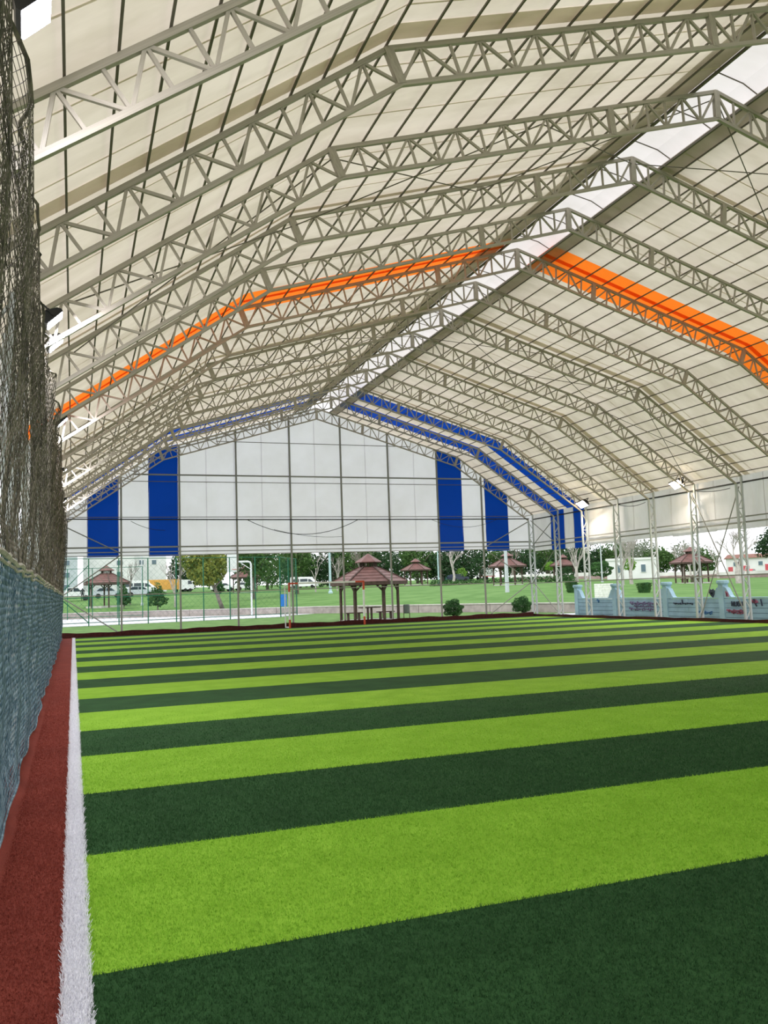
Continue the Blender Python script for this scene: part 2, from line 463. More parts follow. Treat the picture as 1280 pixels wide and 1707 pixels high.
for i, fy in enumerate(FR):
    lab = ('grey steel roof truss standing against the white end wall' if i == 0 else
           'grey steel roof truss, %s from the end wall%s' % (ordn[i], extra.get(i, '')))
    t = thing('roof_truss', (0, 0, 0), lab, 'roof truss', 'roof trusses along the hall')
    half_truss(t, fy, -1); half_truss(t, fy, 1)
    bar_obj('king_post', (XR, fy, UP_AP[1]), (XR, fy, LO_AP[1]), .13, .08, STEEL, t)
    trusses.append(t)

# ------------------------------------------------------------------ lattice columns
def column(x_in, x_out, y, top_in, top_out, label, group):
    t = thing('lattice_column', (0, 0, 0), label, 'column', group)
    bar_obj('leg', (x_in, y, -0.05), (x_in, y, top_in), .075, .075, STEELW, t)
    bar_obj('leg', (x_out, y, -0.05), (x_out, y, top_out), .075, .075, STEELW, t)
    n = 12; h = min(top_in, top_out)-.15
    for i in range(n):
        z0, z1 = .06+h*i/n, .06+h*(i+1)/n
        a, b = (x_in, x_out) if i % 2 == 0 else (x_out, x_in)
        bar_obj('lacing_bar', (a, y, z0), (b, y, z1), .032, .03, STEELW, t)
        if i % 2 == 0: bar_obj('batten', (x_in, y, z0), (x_out, y, z0), .032, .03, STEELW, t)
    MBp = MB().box(min(x_in, x_out)-.07, y-.09, -.012, max(x_in, x_out)+.07, y+.09, .004)
    obj('base_plate', MBp, STEELW, t)
nr = ['at the far right corner of the hall', 'on the right side, next after the far corner', 'carrying the farther lit floodlight on the right',
      'on the right side, fourth from the far corner', 'on the right side, fifth from the far corner', 'carrying the nearer lit floodlight on the right', 'on the right side, nearest to the frame edge']
for i, fy in enumerate(FR[:9]):
    lab = 'pale lattice steel column ' + (nr[i] if i < 7 else 'on the right side, just outside the frame' if i == 7 else 'on the right side, farther outside the frame')
    column(24.385, 24.66, fy, LO_E_R[1], UP_E_R[1], lab, 'lattice columns of the right side')
for i, fy in enumerate(FR):
    column(-0.64, -0.90, fy, LO_E_L[1]-.02, UP_E_L[1]-.03, 'pale lattice steel column behind the safety net on the left', 'lattice columns behind the net')

# ------------------------------------------------------------------ end wall
wall_back = tag(link('wall_back', None), 'white curtain end wall with four blue stripes', None, None, 'structure')
YW = YL + 0.16
edges = [-0.95, 0.63, 2.04, 3.46, 4.85, 6.25, 7.66, 9.07, 10.48, 11.89, 13.30, 14.70, 16.10, 17.50, 18.91, 20.32, 21.76, 23.15, 24.76]
blue_at = {1, 3, 14, 16}
for i, (a, b) in enumerate(zip(edges, edges[1:])):
    mb = MB(); n = 5; dz = .004 if i % 2 else 0
    zb = 3.80 - 0.04*random.random() - (0.05 if i in blue_at else 0)
    xs = sorted(set([a-.02, b+.02] + [x for x in (3.97, XR, 20.09) if a < x < b]))
    grid = []
    for x in np.unique(np.concatenate([np.linspace(xs[0], xs[-1], 5), xs])):
        zt = roof_z(x)-.02
        col = []
        for kz in range(9):
            z = zb+(zt-zb)*kz/8
            w = .010*math.sin(x*5.1+kz*1.3)+.008*math.sin(x*11+kz)
            col.append((x, YW+dz+w*(1 if 0 < kz < 8 else .3), z))
        grid.append(col)
    n0 = 0
    for c in grid: mb.v += c
    for c in range(len(grid)-1):
        for kz in range(8):
            q = c*9+kz; mb.f.append((q, q+9, q+10, q+1))
    obj('blue_curtain_panel' if i in blue_at else 'white_curtain_panel', mb, BLUE if i in blue_at else CURT, wall_back, True)
posts_x = [2.16, 4.92, 7.74, 10.53, 13.30, 15.96, 18.82, 21.50]
for x in posts_x:
    zt = (chord_low_z(x)+.5)
    bar_obj('post', (x, YL+.08, -.05), (x, YL+.08, zt), .085, .07, POST, wall_back)
def xspan(z):
    """Where the roof leaves room for a rail at height z."""
    if z < 5.4: return -0.6, 24.6
    lo = [x for x in np.linspace(-.6, XR, 200) if chord_low_z(x)+.25 > z][0]
    return lo, 2*XR-lo
for z, w in ((9.50, .03), (7.76, .075), (7.42, .03), (5.66, .03), (4.20, .075), (3.97, .04), (3.80, .035), (1.92, .045)):
    a, b = xspan(z)
    bar_obj('rail', (a, YL+.115, z), (b, YL+.115, z), w, .03, POST if w > .032 else STEELP, wall_back)
for (a, za, b, zb) in ((-.55, 1.92, 2.16, 3.85), (-.55, 1.92, 2.16, .05), (-.55, 5.3, 2.16, 3.9), (24.4, 1.92, 21.5, 3.85), (24.4, 1.92, 21.5, .05), (24.4, 5.35, 21.5, 3.9)):
    tube_obj('brace_rod', (a, YL+.05, za), (b, YL+.05, zb), .028, POST, wall_back)

# cables strung across the end wall
def catenary(p0, p1, sag, r=.012, n=14):
    mb = MB(); pts = []
    for i in range(n+1):
        t = i/n; p = Vector(p0).lerp(Vector(p1), t); p.z -= sag*4*t*(1-t); pts.append(p)
    return mb.tube(pts, r, 5)
tag(obj('cable', catenary((-.5, YL-.03, 5.56), (24.4, YL-.03, 5.50), .03, .03, 30), CABLE), 'thick black cable stretched straight across the white end wall', 'cable')
tag(obj('cable', catenary((8.2, YL-.06, 5.52), (14.2, YL-.06, 5.52), .78, .016), CABLE), 'loose black cable sagging low in the middle of the end wall', 'cable')
tag(obj('cable', catenary((9.6, YL-.09, 5.0), (13.2, YL-.09, 4.6), .15, .010), CABLE), 'thin faint wire under the sagging cable on the end wall', 'cable')
tag(obj('cable', catenary((18.3, YL-.06, 5.5), (22.4, YL-.06, 5.5), .45, .010), CABLE), 'thin wire drooping across the right blue stripes of the end wall', 'cable')
tag(obj('cable', catenary((2.6, YL-.06, 5.45), (4.2, YL-.06, 5.0), .12, .012), CABLE), 'short wire drooping between the two left blue stripes', 'cable')

# ------------------------------------------------------------------ right wall curtain
wall_right = tag(link('wall_right', None), 'grey white curtain strip above the open right side', None, None, 'structure')
c2 = [YL+.2, 40.8, 39.42, 38.5, 37.45]
while c2[-1] > Y0H: c2.append(c2[-1]-1.3525)
for i, (yb, ya) in enumerate(zip(c2, c2[1:])):
    isb = i in (1, 3)
    mb = MB(); zb = 3.66 + .03*math.sin(i*1.9) - (.06 if isb else 0)
    for yy in np.linspace(ya-.02, yb+.02, 6):
        for kz in range(7):
            z = zb+(5.785-zb)*kz/6
            mb.v.append((24.80+(.005 if i % 2 else 0)+.012*math.sin(yy*5+kz*1.1)*(0 < kz < 6), yy, z))
    for c in range(5):
        for kz in range(6):
            q = c*7+kz; mb.f.append((q, q+1, q+8, q+7))
    obj('blue_curtain_panel' if isb else 'white_curtain_panel', mb, BLUE if isb else CURTR, wall_right, True)
bar_obj('eave_strip', (24.70, Y0H, 5.47), (24.70, YL+.1, 5.47), .06, .05, CABLE, wall_right, (1, 0, 0))
for z, w, x in ( (4.12, .05, 24.72), (3.90, .06, 24.72), (1.84, .045, 24.34)):
    bar_obj('rail', (x, Y0H, z), (x, YL+.1, z), w, .04, POST, wall_right, (1, 0, 0))
for (ya, za, yb, zb) in ((YL, 1.9, FR[1], .05), (YL, 1.9, FR[1], 3.8), (YL, 5.4, FR[1], 3.9), (YL, 3.9, FR[1], 5.4), (FR[5], 5.3, FR[6], .05), (FR[6], 5.3, FR[5], .05)):
    tube_obj('brace_rod', (24.52, ya, za), (24.52, yb, zb), .022, POST, wall_right)
def hang(y0, y1, z0, sag, label):
    tag(obj('cable', catenary((24.30, y0, z0), (24.30, y1, z0-.1), sag, .014), CABLE), label, 'cable')
hang(33.8, 31.8, 5.38, .12, 'black cable drooping under the right eave between two columns')
hang(28.4, 26.5, 5.36, .06, 'black cable hugging the right eave near the frame edge')

# left wall curtain behind the net
wall_left = tag(link('wall_left', None), 'grey white curtain strip behind the net', None, None, 'structure')
yy = YL+.2
while yy > Y0H:
    mb = MB(); mb.quad((-1.03, yy-1.37, 3.66), (-1.03, yy, 3.66), (-1.03, yy, 5.50), (-1.03, yy-1.37, 5.50))
    obj('white_curtain_panel', mb, CURTR, wall_left); yy -= 1.3525
for z in (5.2, 3.9, 1.84): bar_obj('rail', (-.95, Y0H, z), (-.95, YL+.1, z), .05, .04, POST, wall_left, (1, 0, 0))

# ------------------------------------------------------------------ safety net
NETU = mat('dark_net_cord', (0.225, 0.195, 0.158), .85, scale=5, col2=(0.048, 0.042, 0.036))
NETL = mat('blue_grey_net_cord', (0.20, 0.285, 0.34), .8, scale=11, col2=(0.030, 0.075, 0.11))
ROPE = mat('pale_rope', (0.42, 0.40, 0.36), .9, var=.25, scale=9)
def net_x(y, z, ph):
    base = -0.50 + 0.06*min(z, 2.0)/2 + 0.10*max(0, z-2.0)/3.3
    up = max(0.0, min(1.0, (z-1.9)/1.2))
    f = (0.050*math.sin(y*2.3+ph) + 0.035*math.sin(y*5.1+1.3*ph+z*.5) + 0.02*math.sin(y*9.7+z*.9))*up
    low = (0.015*math.sin(y*3.1+ph+z) + .012*math.sin(z*7+y))*(1-up)
    return base + f + low + (0.035*math.sin(z*1.4+y*.35) if z > 2.2 else 0)
def net_top(y): return 5.28 + 0.10*math.sin(y*.9) + .05*math.sin(y*2.7)
def cord_mesh(name, edges, r, m):
    E = np.array(edges); p0, p1 = E[:, 0], E[:, 1]
    d = p1-p0; d /= np.linalg.norm(d, axis=1)[:, None]+1e-9
    a = np.cross(d, np.array([0.93, 0.31, 0.2])); a /= np.linalg.norm(a, axis=1)[:, None]+1e-9
    b = np.cross(d, a); n = len(E); V = np.zeros((n, 6, 3))
    for j in range(3):
        t = 2*np.pi*j/3; off = (a*np.cos(t)+b*np.sin(t))*r
        V[:, j] = p0+off; V[:, 3+j] = p1+off
    base = (np.arange(n)*6)[:, None, None]
    Q = (base + np.array([[0, 1, 4, 3], [1, 2, 5, 4], [2, 0, 3, 5]])[None]).reshape(-1)
    me = bpy.data.meshes.new(name)
    me.vertices.add(6*n); me.vertices.foreach_set('co', V.ravel())
    nq = len(Q)//4
    me.loops.add(4*nq); me.loops.foreach_set('vertex_index', Q.astype(np.int32))
    me.polygons.add(nq); me.polygons.foreach_set('loop_start', np.arange(0, 4*nq, 4, dtype=np.int32))
    me.update(calc_edges=True); me.materials.append(m)
    return me
def net_edges(y0, y1, zlo, zhi, cell, ph, off):
    ny = int((y1-y0)/cell); E = []
    nz = max(2, int(((zhi(0) if callable(zhi) else zhi) - zlo)/cell))
    def P(i, j):
        y = y0+(y1-y0)*i/ny
        top = zhi(y) if callable(zhi) else zhi
        z = zlo+(top-zlo)*j/nz
        return (net_x(y, z, ph)+off, y, z)
    G = [[P(i, j) for j in range(nz+1)] for i in range(ny+1)]
    for i in range(ny):
        for j in range(nz):
            if (i+j) % 2 == 0: E.append((G[i][j], G[i+1][j+1]))
            else: E.append((G[i+1][j], G[i][j+1]))
    return E
net = thing('safety_net', (0, 0, 0), 'tall dark safety net hung along the left touchline', 'net')
for (y0, y1, c) in ((2.4, 11, .050), (11, 20, .07), (20, 42.1, .11)):
    rr = .0030 if c < .055 else .0042 if c < .08 else .006
    me = cord_mesh('upper_net', net_edges(y0, y1, 2.0, net_top, c, 0.4, 0) + net_edges(y0, y1, 2.0, lambda y: net_top(y)-.05, c*1.15, 2.9, -.07), rr, NETU)
    tag(link('upper_net', me, net), kind='stuff')
    me = cord_mesh('lower_net', net_edges(y0, y1, 0.05, 2.03, c, 0.4, 0) + net_edges(y0, y1, .05, 2.0, c*1.3, 1.9, -.05), rr, NETL)
    tag(link('lower_net', me, net), kind='stuff')
for z, r, m in ((2.02, .020, ROPE), (1.97, .012, ROPE), (0.07, .008, NETL)):
    pts = [(net_x(y, z, .4)+.012, y, z+.012*math.sin(y*4)+.008*math.sin(y*9.1)) for y in np.linspace(2.4, 42.1, 160)]
    obj('seam_rope', MB().tube(pts, r, 5), m, net)
pts = [(net_x(y, net_top(y), .4), y, net_top(y)) for y in np.linspace(2.4, 42.1, 160)]
obj('head_rope', MB().tube(pts, .016, 5), NETU, net)

# ------------------------------------------------------------------ floodlights
LAMPB = mat('black_lamp_housing', (0.02, 0.02, 0.022), .4, var=.2)
LENSW = mat('lit_lens_warm', (1, .95, .85), .3, emis=(1.0, .86, .62), estr=90)
LENSC = mat('lit_lens_cold', (.95, .95, 1), .3, emis=(.86, .88, 1.0), estr=40)
def floodlight(x, y, z, side, label, warm, watts, spill=0.0):
    """Flat floodlight on a yoke: the lens looks along local -z, the lamp is tilted towards the pitch."""
    t = thing('floodlight', (x, y, z), label, 'floodlight', 'floodlights under the eaves')
    t.rotation_euler = (math.radians(-14 if side > 0 else 4), math.radians(38 if side > 0 else 44)*side, 0)
    if side < 0: t.scale = (.68, .68, .68)
    body = [(-.20, -.05), (-.22, 0), (-.17, .08), (-.06, .13), (.06, .13), (.17, .08), (.22, 0), (.20, -.05)]
    obj('housing', MB().prism(body, -.27, .27), LAMPB, t)
    for k in range(5): obj('cooling_fin', MB().box(-.05, -.2+k*.1-.01, .12, .05, -.2+k*.1+.01, .18), LAMPB, t)
    obj('lens', MB().box(-.185, -.25, -.065, .185, .25, -.045), LENSW if warm else LENSC, t)
    obj('yoke', MB().bar((0, -.30, 0), (0, -.30, .26), .03).bar((0, .30, 0), (0, .30, .26), .03).bar((0, -.315, .26), (0, .315, .26), .03), LAMPB, t)
    L = bpy.data.lights.new('floodlight_beam', 'AREA'); L.shape = 'RECTANGLE'; L.size = .36; L.size_y = .48
    L.energy = watts; L.color = (1, .93, .82) if warm else (.95, .95, 1.0)
    lo = bpy.data.objects.new('floodlight_beam', L); COL.objects.link(lo); lo.parent = t; lo.location = (0, 0, -.08)
    if spill:
        L2 = bpy.data.lights.new('floodlight_spill', 'POINT'); L2.energy = spill; L2.shadow_soft_size = .12; L2.color = (1, .80, .52)
        l2 = bpy.data.objects.new('floodlight_spill', L2); COL.objects.link(l2); l2.parent = t; l2.location = (0, 0, -.24)
    return t
floodlight(24.05, 29.30, 5.80, 1, 'brightly glowing floodlight at the right eave, nearer of the two there', True, FLOOD_W, 45)
floodlight(24.05, 36.45, 5.72, 1, 'brightly glowing floodlight at the right eave beside the blue stripe', True, FLOOD_W, 45)
floodlight(24.05, 20.90, 5.80, 1, 'unseen floodlight added at the right eave outside the frame', True, FLOOD_W)  # this and the remaining right lamps are unseen, added to light the pitch
floodlight(24.05, 12.80, 5.80, 1, 'unseen floodlight added at the right eave far outside the frame', True, FLOOD_W)
floodlight(24.05, 4.80, 5.80, 1, 'unseen floodlight added at the right eave level with the viewer', True, FLOOD_W)
floodlight(-0.27, 6.10, 5.85, -1, 'lit floodlight in the top left corner above the net', False, FLOOD_W*.45)
floodlight(-0.265, 12.28, 5.60, -1, 'lit floodlight above the net, nearer than the orange band', False, FLOOD_W*.45)
floodlight(-0.27, 13.60, 5.64, -1, 'second lit floodlight right behind the first one above the net', False, FLOOD_W*.4)
floodlight(-0.25, 20.32, 5.78, -1, 'lit floodlight above the net, just below the orange band', False, FLOOD_W*.45)
floodlight(-0.33, 28.45, 5.80, -1, 'small distant lit floodlight above the net, close to the blue bands', False, FLOOD_W*.45)
floodlight(-0.33, 36.45, 5.78, -1, 'farthest lit floodlight above the net by the end wall', False, FLOOD_W*.45)

# ------------------------------------------------------------------ goal
GW = mat('white_goal_paint', (.78, .78, .78), .4, var=.06)
GR = mat('red_goal_paint', (.55, .07, .03), .4, var=.1)
goal = thing('goal', (0, 0, 0), 'white goal frame with red corners in front of the end wall', 'goal')
gx0, gx1, gy, gh = 10.16, 14.10, 41.80, 2.22
for x, s in ((gx0, 1), (gx1, -1)):
    bar_obj('post', (x, gy, .42), (x, gy, gh-.42), .085, .085, GW, goal)
    bar_obj('red_post_end', (x, gy, 0), (x, gy, .42), .087, .087, GR, goal)
    bar_obj('red_post_end', (x, gy, gh-.42), (x, gy, gh), .087, .087, GR, goal)
    bar_obj('red_crossbar_end', (x-.043*s, gy, gh), (x+.45*s, gy, gh), .087, .087, GR, goal)
    bar_obj('side_bar', (x, gy, .04), (x-.12*s, gy+.42, .04), .06, .06, GW, goal)
    bar_obj('back_stay', (x-.12*s, gy+.42, .02), (x-.12*s, gy+.42, gh-.1), .05, .05, GW, goal)
    bar_obj('top_stay', (x, gy, gh-.03), (x-.12*s, gy+.42, gh-.1), .045, .045, GW, goal)
bar_obj('crossbar', (gx0+.45, gy, gh), (gx1-.45, gy, gh), .085, .085, GW, goal, (0, 1, 0))

# ------------------------------------------------------------------ outdoors: ground
GRASS = mat('park_lawn', (0.135, 0.25, 0.075), .95, 0, 0, .55, bump=.5, bscale=6, col2=(0.085, 0.185, 0.045), spec=.1)
GRASS2 = mat('near_verge_grass', (0.14, 0.25, 0.08), .95, 0, 0, 1.2, bump=.5, bscale=9, col2=(0.09, 0.17, 0.05), spec=.1)
tag(obj('ground', MB().quad((-90, -40, -.32), (90, -40, -.32), (90, 100, -.32), (-90, 100, -.32)), GRASS2), 'flat verge of grass around the hall', kind='structure')
def near_g(x0, y0, x1, y1, z, m, name, label):
    tag(obj(name, MB().box(x0, y0, z-.2, x1, y1, z), m), label, kind='structure')
near_g(-60, 42.78, 30.2, 101, -.08, GRASS2, 'verge', 'grass verge behind the end wall')
near_g(24.92, -20, 29, 42.76, -.13, GRASS2, 'verge', 'grass verge outside the right side')
near_g(-40, -20, -1.12, 42.76, -.13, GRASS2, 'verge', 'grass verge outside the left side')
Bd = [(-90, 112), (-40, 101), (-.1, 90.7), (7, 85.3), (20.5, 71.6), (25.2, 61.2), (28.3, 55.2), (30, 46), (28, 38), (27.3, 33), (27.3, 15), (27, -12)]
def wall_dist(x, y):
    """Distance from the viewer's end of the hall to the lawn's lower edge in the direction of (x, y)."""
    for a, b in zip(Bd, Bd[1:]):
        den = x*(b[1]-a[1]) - y*(b[0]-a[0])
        if abs(den) < 1e-9: continue
        t = (a[0]*(b[1]-a[1]) - a[1]*(b[0]-a[0]))/den
        q = (a[0]*y - a[1]*x)/den
        if t > 0 and -1e-6 <= q <= 1+1e-6: return t*math.hypot(x, y)
    return 60.0
def ground_z(x, y):
    D = math.hypot(x, y); d = max(0.0, D-max(wall_dist(x, y), 60.0)); an = math.degrees(math.atan2(x, y))
    kk = 1.0-.40*max(0.0, min(1.0, (an-30)/12))
    return .42+kk*(1.25*(1-math.exp(-d/(20+25*max(0.0, min(1.0, (an-30)/12)))))+.012*d)
mb = MB(); pts = []
for (a, b) in zip(Bd, Bd[1:]):
    for t in np.linspace(0, 1, 8)[:-1]: pts.append(lerp2(a, b, t))
pts.append(Bd[-1])
rings = [1, 1.03, 1.08, 1.15, 1.25, 1.38, 1.55, 1.8, 2.2, 2.8, 3.6, 5, 8, 14]
for x, y in pts:
    for s in rings: mb.v.append((x*s, y*s, ground_z(x*s, y*s)+.05*math.sin(x*s*.21)*math.sin(y*s*.17)))
nr_ = len(rings)
for i in range(len(pts)-1):
    for j in range(nr_-1):
        q = i*nr_+j; mb.f.append((q, q+1, q+nr_+1, q+nr_))
tag(obj('lawn', mb, GRASS, None, True), 'sloping green park lawn beyond the low wall', kind='structure')
# low retaining wall
STONE = mat('pinkish_concrete', (.40, .35, .34), .9, var=.16, scale=2.0, bump=.4)
STONET = mat('pale_coping', (.58, .55, .53), .9, var=.1, scale=3)
low = thing('retaining_wall', (0, 0, 0), 'low pinkish concrete retaining wall along the lawn', 'wall')
Wp = [(-40, 101), (-.1, 90.7), (7, 85.3), (20.5, 71.6), (25.2, 61.2), (28.3, 55.2), (30.1, 46.2), (28.2, 38.2)]
for a, b in zip(Wp, Wp[1:]):
    n = max(1, int(math.hypot(b[0]-a[0], b[1]-a[1])/4))
    for k in range(n):
        p, q = lerp2(a, b, k/n), lerp2(a, b, (k+.99)/n)
        zt = max(ground_z(*p), ground_z(*q))+.08
        obj('wall_segment', MB().bar((p[0], p[1], (zt-.3)/2), (q[0], q[1], (zt-.3)/2), .25, zt+.28), STONE, low)
        obj('coping', MB().bar((p[0], p[1], zt+.02), (q[0], q[1], zt+.02), .34, .07), STONET, low)
# court slab and path
CONC = mat('pale_court_concrete', (.56, .57, .60), .9, var=.08, scale=1.2, bump=.15)
mb = MB(); cp = [(-16, 62.0), (15.2, 65.9), (17.6, 70.0), (19.6, 71.7), (6.6, 84.9), (-.4, 90.1), (-16, 93.6)]
n = len(cp); mb.v = [(x, y, -.06) for x, y in cp] + [(x, y, -.25) for x, y in cp]
mb.f = [tuple(range(n))] + [(i, (i+1) % n, n+(i+1) % n, n+i) for i in range(n)]
tag(obj('court', mb, CONC), 'pale concrete ball court behind the green fence', kind='structure')
tag(obj('path', MB().box(24.95, 43.2, -.2, 29.4, 45.4, -.06), CONC), 'pale concrete path outside the far corner', kind='structure')
tag(obj('footing', MB().box(-.9, 42.5, -.05, 24.9, 42.76, .03) , CONC), 'pale concrete footing strip under the end wall', kind='structure')

# ------------------------------------------------------------------ court fences
FG = mat('green_fence_paint', (.02, .13, .075), .5, var=.15)
def fence(p0, p1, n, h, z0, label, group, mesh_step=None, braces=False, top=True):
    t = thing('wire_fence', (0, 0, 0), label, 'fence', group)
    for k in range(n+1):
        p = lerp2(p0, p1, k/n); bar_obj('post', (p[0], p[1], z0), (p[0], p[1], z0+h), .075, .075, FG, t)
    for z in (h-.03, h*.42, .25):
        bar_obj('rail', (*p0, z0+z), (*p1, z0+z), .05, .05, FG, t, (0, 0, 1))
    if braces:
        for ka, kb in ((3, 4.0), (5, 4.0)):
            a = lerp2(p0, p1, ka/n); b = lerp2(p0, p1, kb/n)
            bar_obj('brace', (*a, z0+.25), (*b, z0+h*.45), .06, .06, FG, t); bar_obj('brace', (*b, z0+h*.45), (*lerp2(p0, p1, (2*kb-ka)/n), z0+h*.9), .05, .05, FG, t)
    L = math.hypot(p1[0]-p0[0], p1[1]-p0[1]); c = mesh_step or .25
    P = lambda s, z: (p0[0]+(p1[0]-p0[0])*s/L, p0[1]+(p1[1]-p0[1])*s/L, z0+z)
    E = []
    ns, nz = int(L/c), int(h/c)
    for i in range(ns):
        for j in range(nz):
            if (i+j) % 2 == 0: E.append((P(i*c, j*c), P(i*c+c, j*c+c)))
            else: E.append((P(i*c+c, j*c), P(i*c, j*c+c)))
    tag(link('wire_mesh', cord_mesh('wire_mesh', E, .0045, FG), t), kind='stuff')
fence((-9.2, 61.4), (15.3, 65.9), 12, 4.75, -.08, 'tall green wire fence on the near side of the ball court', 'fences of the ball court', .22, True)
fence((15.3, 65.9), (17.7, 70.2), 2, 4.75, -.08, 'short green wire fence closing the right end of the ball court', 'fences of the ball court', .12)
fence((-14, 92.6), (6.2, 84.4), 9, 4.9, -.08, 'farther green wire fence at the back of the ball court', 'fences of the ball court', .3)

# ball hoop
HW = mat('white_hoop_paint', (.80, .83, .86), .4, var=.05)
hoop = thing('basketball_hoop', (0, 0, 0), 'white basketball hoop on a bent post behind the green fence', 'basketball hoop')
hx, hy = 13.3, 67.3
obj('post', MB().tube([(hx, hy, -.06), (hx, hy, 4.15), (hx-.06, hy, 4.32), (hx-.25, hy, 4.38), (hx-1.15, hy, 4.38)], .075, 8), HW, hoop)
obj('strut', MB().bar((hx, hy, 3.75), (hx-.9, hy, 4.36), .05), HW, hoop)
obj('backboard', MB().box(hx-2.05, hy-.9, 3.55, hx-1.98+.83, hy-.86, 4.95), HW, hoop)
obj('rim', MB().tube([(hx-1.5+.22*math.cos(a), hy-1.15+.22*math.sin(a), 3.75) for a in np.linspace(0, 2*math.pi, 15)], .014, 5), GR, hoop)
obj('bracket', MB().bar((hx-1.15, hy, 4.38), (hx-1.5, hy-.88, 4.2), .07), HW, hoop)
bs = obj('notice_board', MB().box(15.25, 65.55, .75, 15.72, 65.6, 1.70), mat('blue_sign_paint', (.03, .19, .62), .5, var=.1)); tag(bs, 'small blue board hung on the corner post of the green fence', 'sign')

# ------------------------------------------------------------------ pavilions
ROOFT = mat('brown_red_shingle', (.165, .082, .072), .5, var=.18, scale=2.5, bump=.3, bscale=14)
WOOD = mat('dark_brown_timber', (.085, .055, .045), .75, var=.25, scale=5)
CONCB = mat('pavilion_slab', (.50, .49, .46), .9, var=.1)
def pavilion(rotd):
    """Hexagonal pavilion with a louvred lantern and a small second roof."""
    t = link('pavilion', None)
    R = 2.42; rp = 1.78; hE = 2.36; hT = 3.28; rT = .60
    ang = [math.radians(60*k+rotd) for k in range(6)]
    C = lambda r, a, z: (r*math.cos(a), r*math.sin(a), z)
    for k in range(6):
        a, b = ang[k], ang[(k+1) % 6]
        pan = MB(); v = [C(R, a, hE), C(R, b, hE), C(rT, b, hT), C(rT, a, hT)]
        n0 = 0; pan.v = v + [(x, y, z-.07) for x, y, z in v]
        pan.f = [(0, 1, 2, 3), (7, 6, 5, 4), (0, 4, 5, 1), (1, 5, 6, 2), (2, 6, 7, 3), (3, 7, 4, 0)]
        rf = obj('roof_panel', pan, ROOFT, t)
        for q in range(1, 5):                             # shingle courses
            f = q/5; p1 = Vector(C(R, a, hE)).lerp(Vector(C(rT, a, hT)), f); p2 = Vector(C(R, b, hE)).lerp(Vector(C(rT, b, hT)), f)
            obj('shingle_course', MB().bar(p1+Vector((0, 0, .012)), p2+Vector((0, 0, .012)), .03, .03), ROOFT, rf)
        obj('hip_batten', MB().bar(C(R+.02, a, hE+.03), C(rT, a, hT+.03), .09, .05), WOOD, t)
        obj('fascia', MB().bar(C(R-.02, a, hE-.11), C(R-.02, b, hE-.11), .05, .20), WOOD, t)
        pan = MB(); v = [C(.84, a, 3.60), C(.84, b, 3.60), C(.02, b, 4.12), C(.02, a, 4.12)]
        pan.v = v + [(x, y, z-.05) for x, y, z in v]
        pan.f = [(0, 1, 2, 3), (7, 6, 5, 4), (0, 4, 5, 1), (1, 5, 6, 2), (2, 6, 7, 3), (3, 7, 4, 0)]
        obj('upper_roof_panel', pan, ROOFT, t)
        for q in range(4):
            p = Vector(C(.54, a, 3.2)).lerp(Vector(C(.54, b, 3.2)), (q+.5)/4)
            obj('louvre_slat', MB().bar(p, p+Vector((0, 0, .42)), .07, .03), WOOD, t)
        obj('post', MB().bar(C(rp, a, -.3), C(rp, a, 2.42), .125), WOOD, t)
        for s in (-1, 1):
            d = Vector(C(rp, ang[(k+s) % 6], 0)) - Vector(C(rp, a, 0)); d.normalize()
            obj('knee_brace', MB().bar(Vector(C(rp, a, 1.75)), Vector(C(rp, a, 2.30))+d*.55, .08), WOOD, t)
        obj('ring_beam', MB().bar(C(rp, a, 2.33), C(rp, b, 2.33), .10, .14), WOOD, t)
    obj('slab', MB().lathe([(2.05, -.45), (2.05, .02)], k=6), CONCB, t)
    return t
pv = pavilion(20)
PAV = [((17.33, 50.3, -.07), 1.0, 21, 'large dark brown pavilion with a louvred lantern roof just behind the goal'),
       ((50.6, 124.0, None), 1.0, 20, 'distant brown pavilion right of the large one, with a low cap'),
       ((45.25, 84.0, None), .88, 10, 'red roofed pavilion behind the grey lamp post'),
       ((74.9, 120.0, None), 1.0, 35, 'far red pavilion half hidden by a bare tree and columns'),
       ((68.6, 82.0, None), 1.03, 5, 'red roofed pavilion on the lawn behind the blue graffiti wall'),
       ((3.4, 98, None), 1.08, 15, 'brown pavilion at the far left behind the ball court'),
       ((23.6, 124.0, None), .95, 30, 'small dark pavilion half hidden behind the basketball hoop')]
for i, (loc, sc, rz, lab) in enumerate(PAV):
    o = pv if i == 0 else copy_tree(pv)
    z = loc[2] if loc[2] is not None else ground_z(loc[0], loc[1])+.05
    o.location = (loc[0], loc[1], z); o.scale = (sc, sc, sc); o.rotation_euler = (0, 0, math.radians(rz))
    tag(o, lab, 'pavilion', 'park pavilions')
# table, benches, bin
def picnic(x, y, z, lab_t, lab_b):
    t = thing('picnic_table', (x, y, z), lab_t, 'table', 'park tables')
    obj('tabletop', MB().box(-.62, -.35, .72, .62, .35, .78), WOOD, t)
    for s in (-.12, .12): obj('leg', MB().box(s-.05, -.06, 0, s+.05, .06, .72), WOOD, t)
    for dx, lb in ((-1.05, lab_b[0]), (1.05, lab_b[1])):
        b = thing('bench', (x+dx, y, z), lb, 'bench', 'park benches')
        obj('seat', MB().box(-.55, -.18, .42, .55, .18, .48), WOOD, b)
        for s in (-.35, .35): obj('leg', MB().box(s-.05, -.12, 0, s+.05, .12, .42), WOOD, b)
picnic(17.25, 50.1, -.05, 'dark picnic table under the large pavilion', ('dark bench left of the table under the large pavilion', 'dark bench right of the table under the large pavilion'))
zz = ground_z(68.6, 82)+.05
picnic(68.6, 82, zz, 'reddish picnic table under the pavilion behind the blue wall', ('bench left of the table under the pavilion behind the blue wall', 'bench right of the table under the pavilion behind the blue wall'))
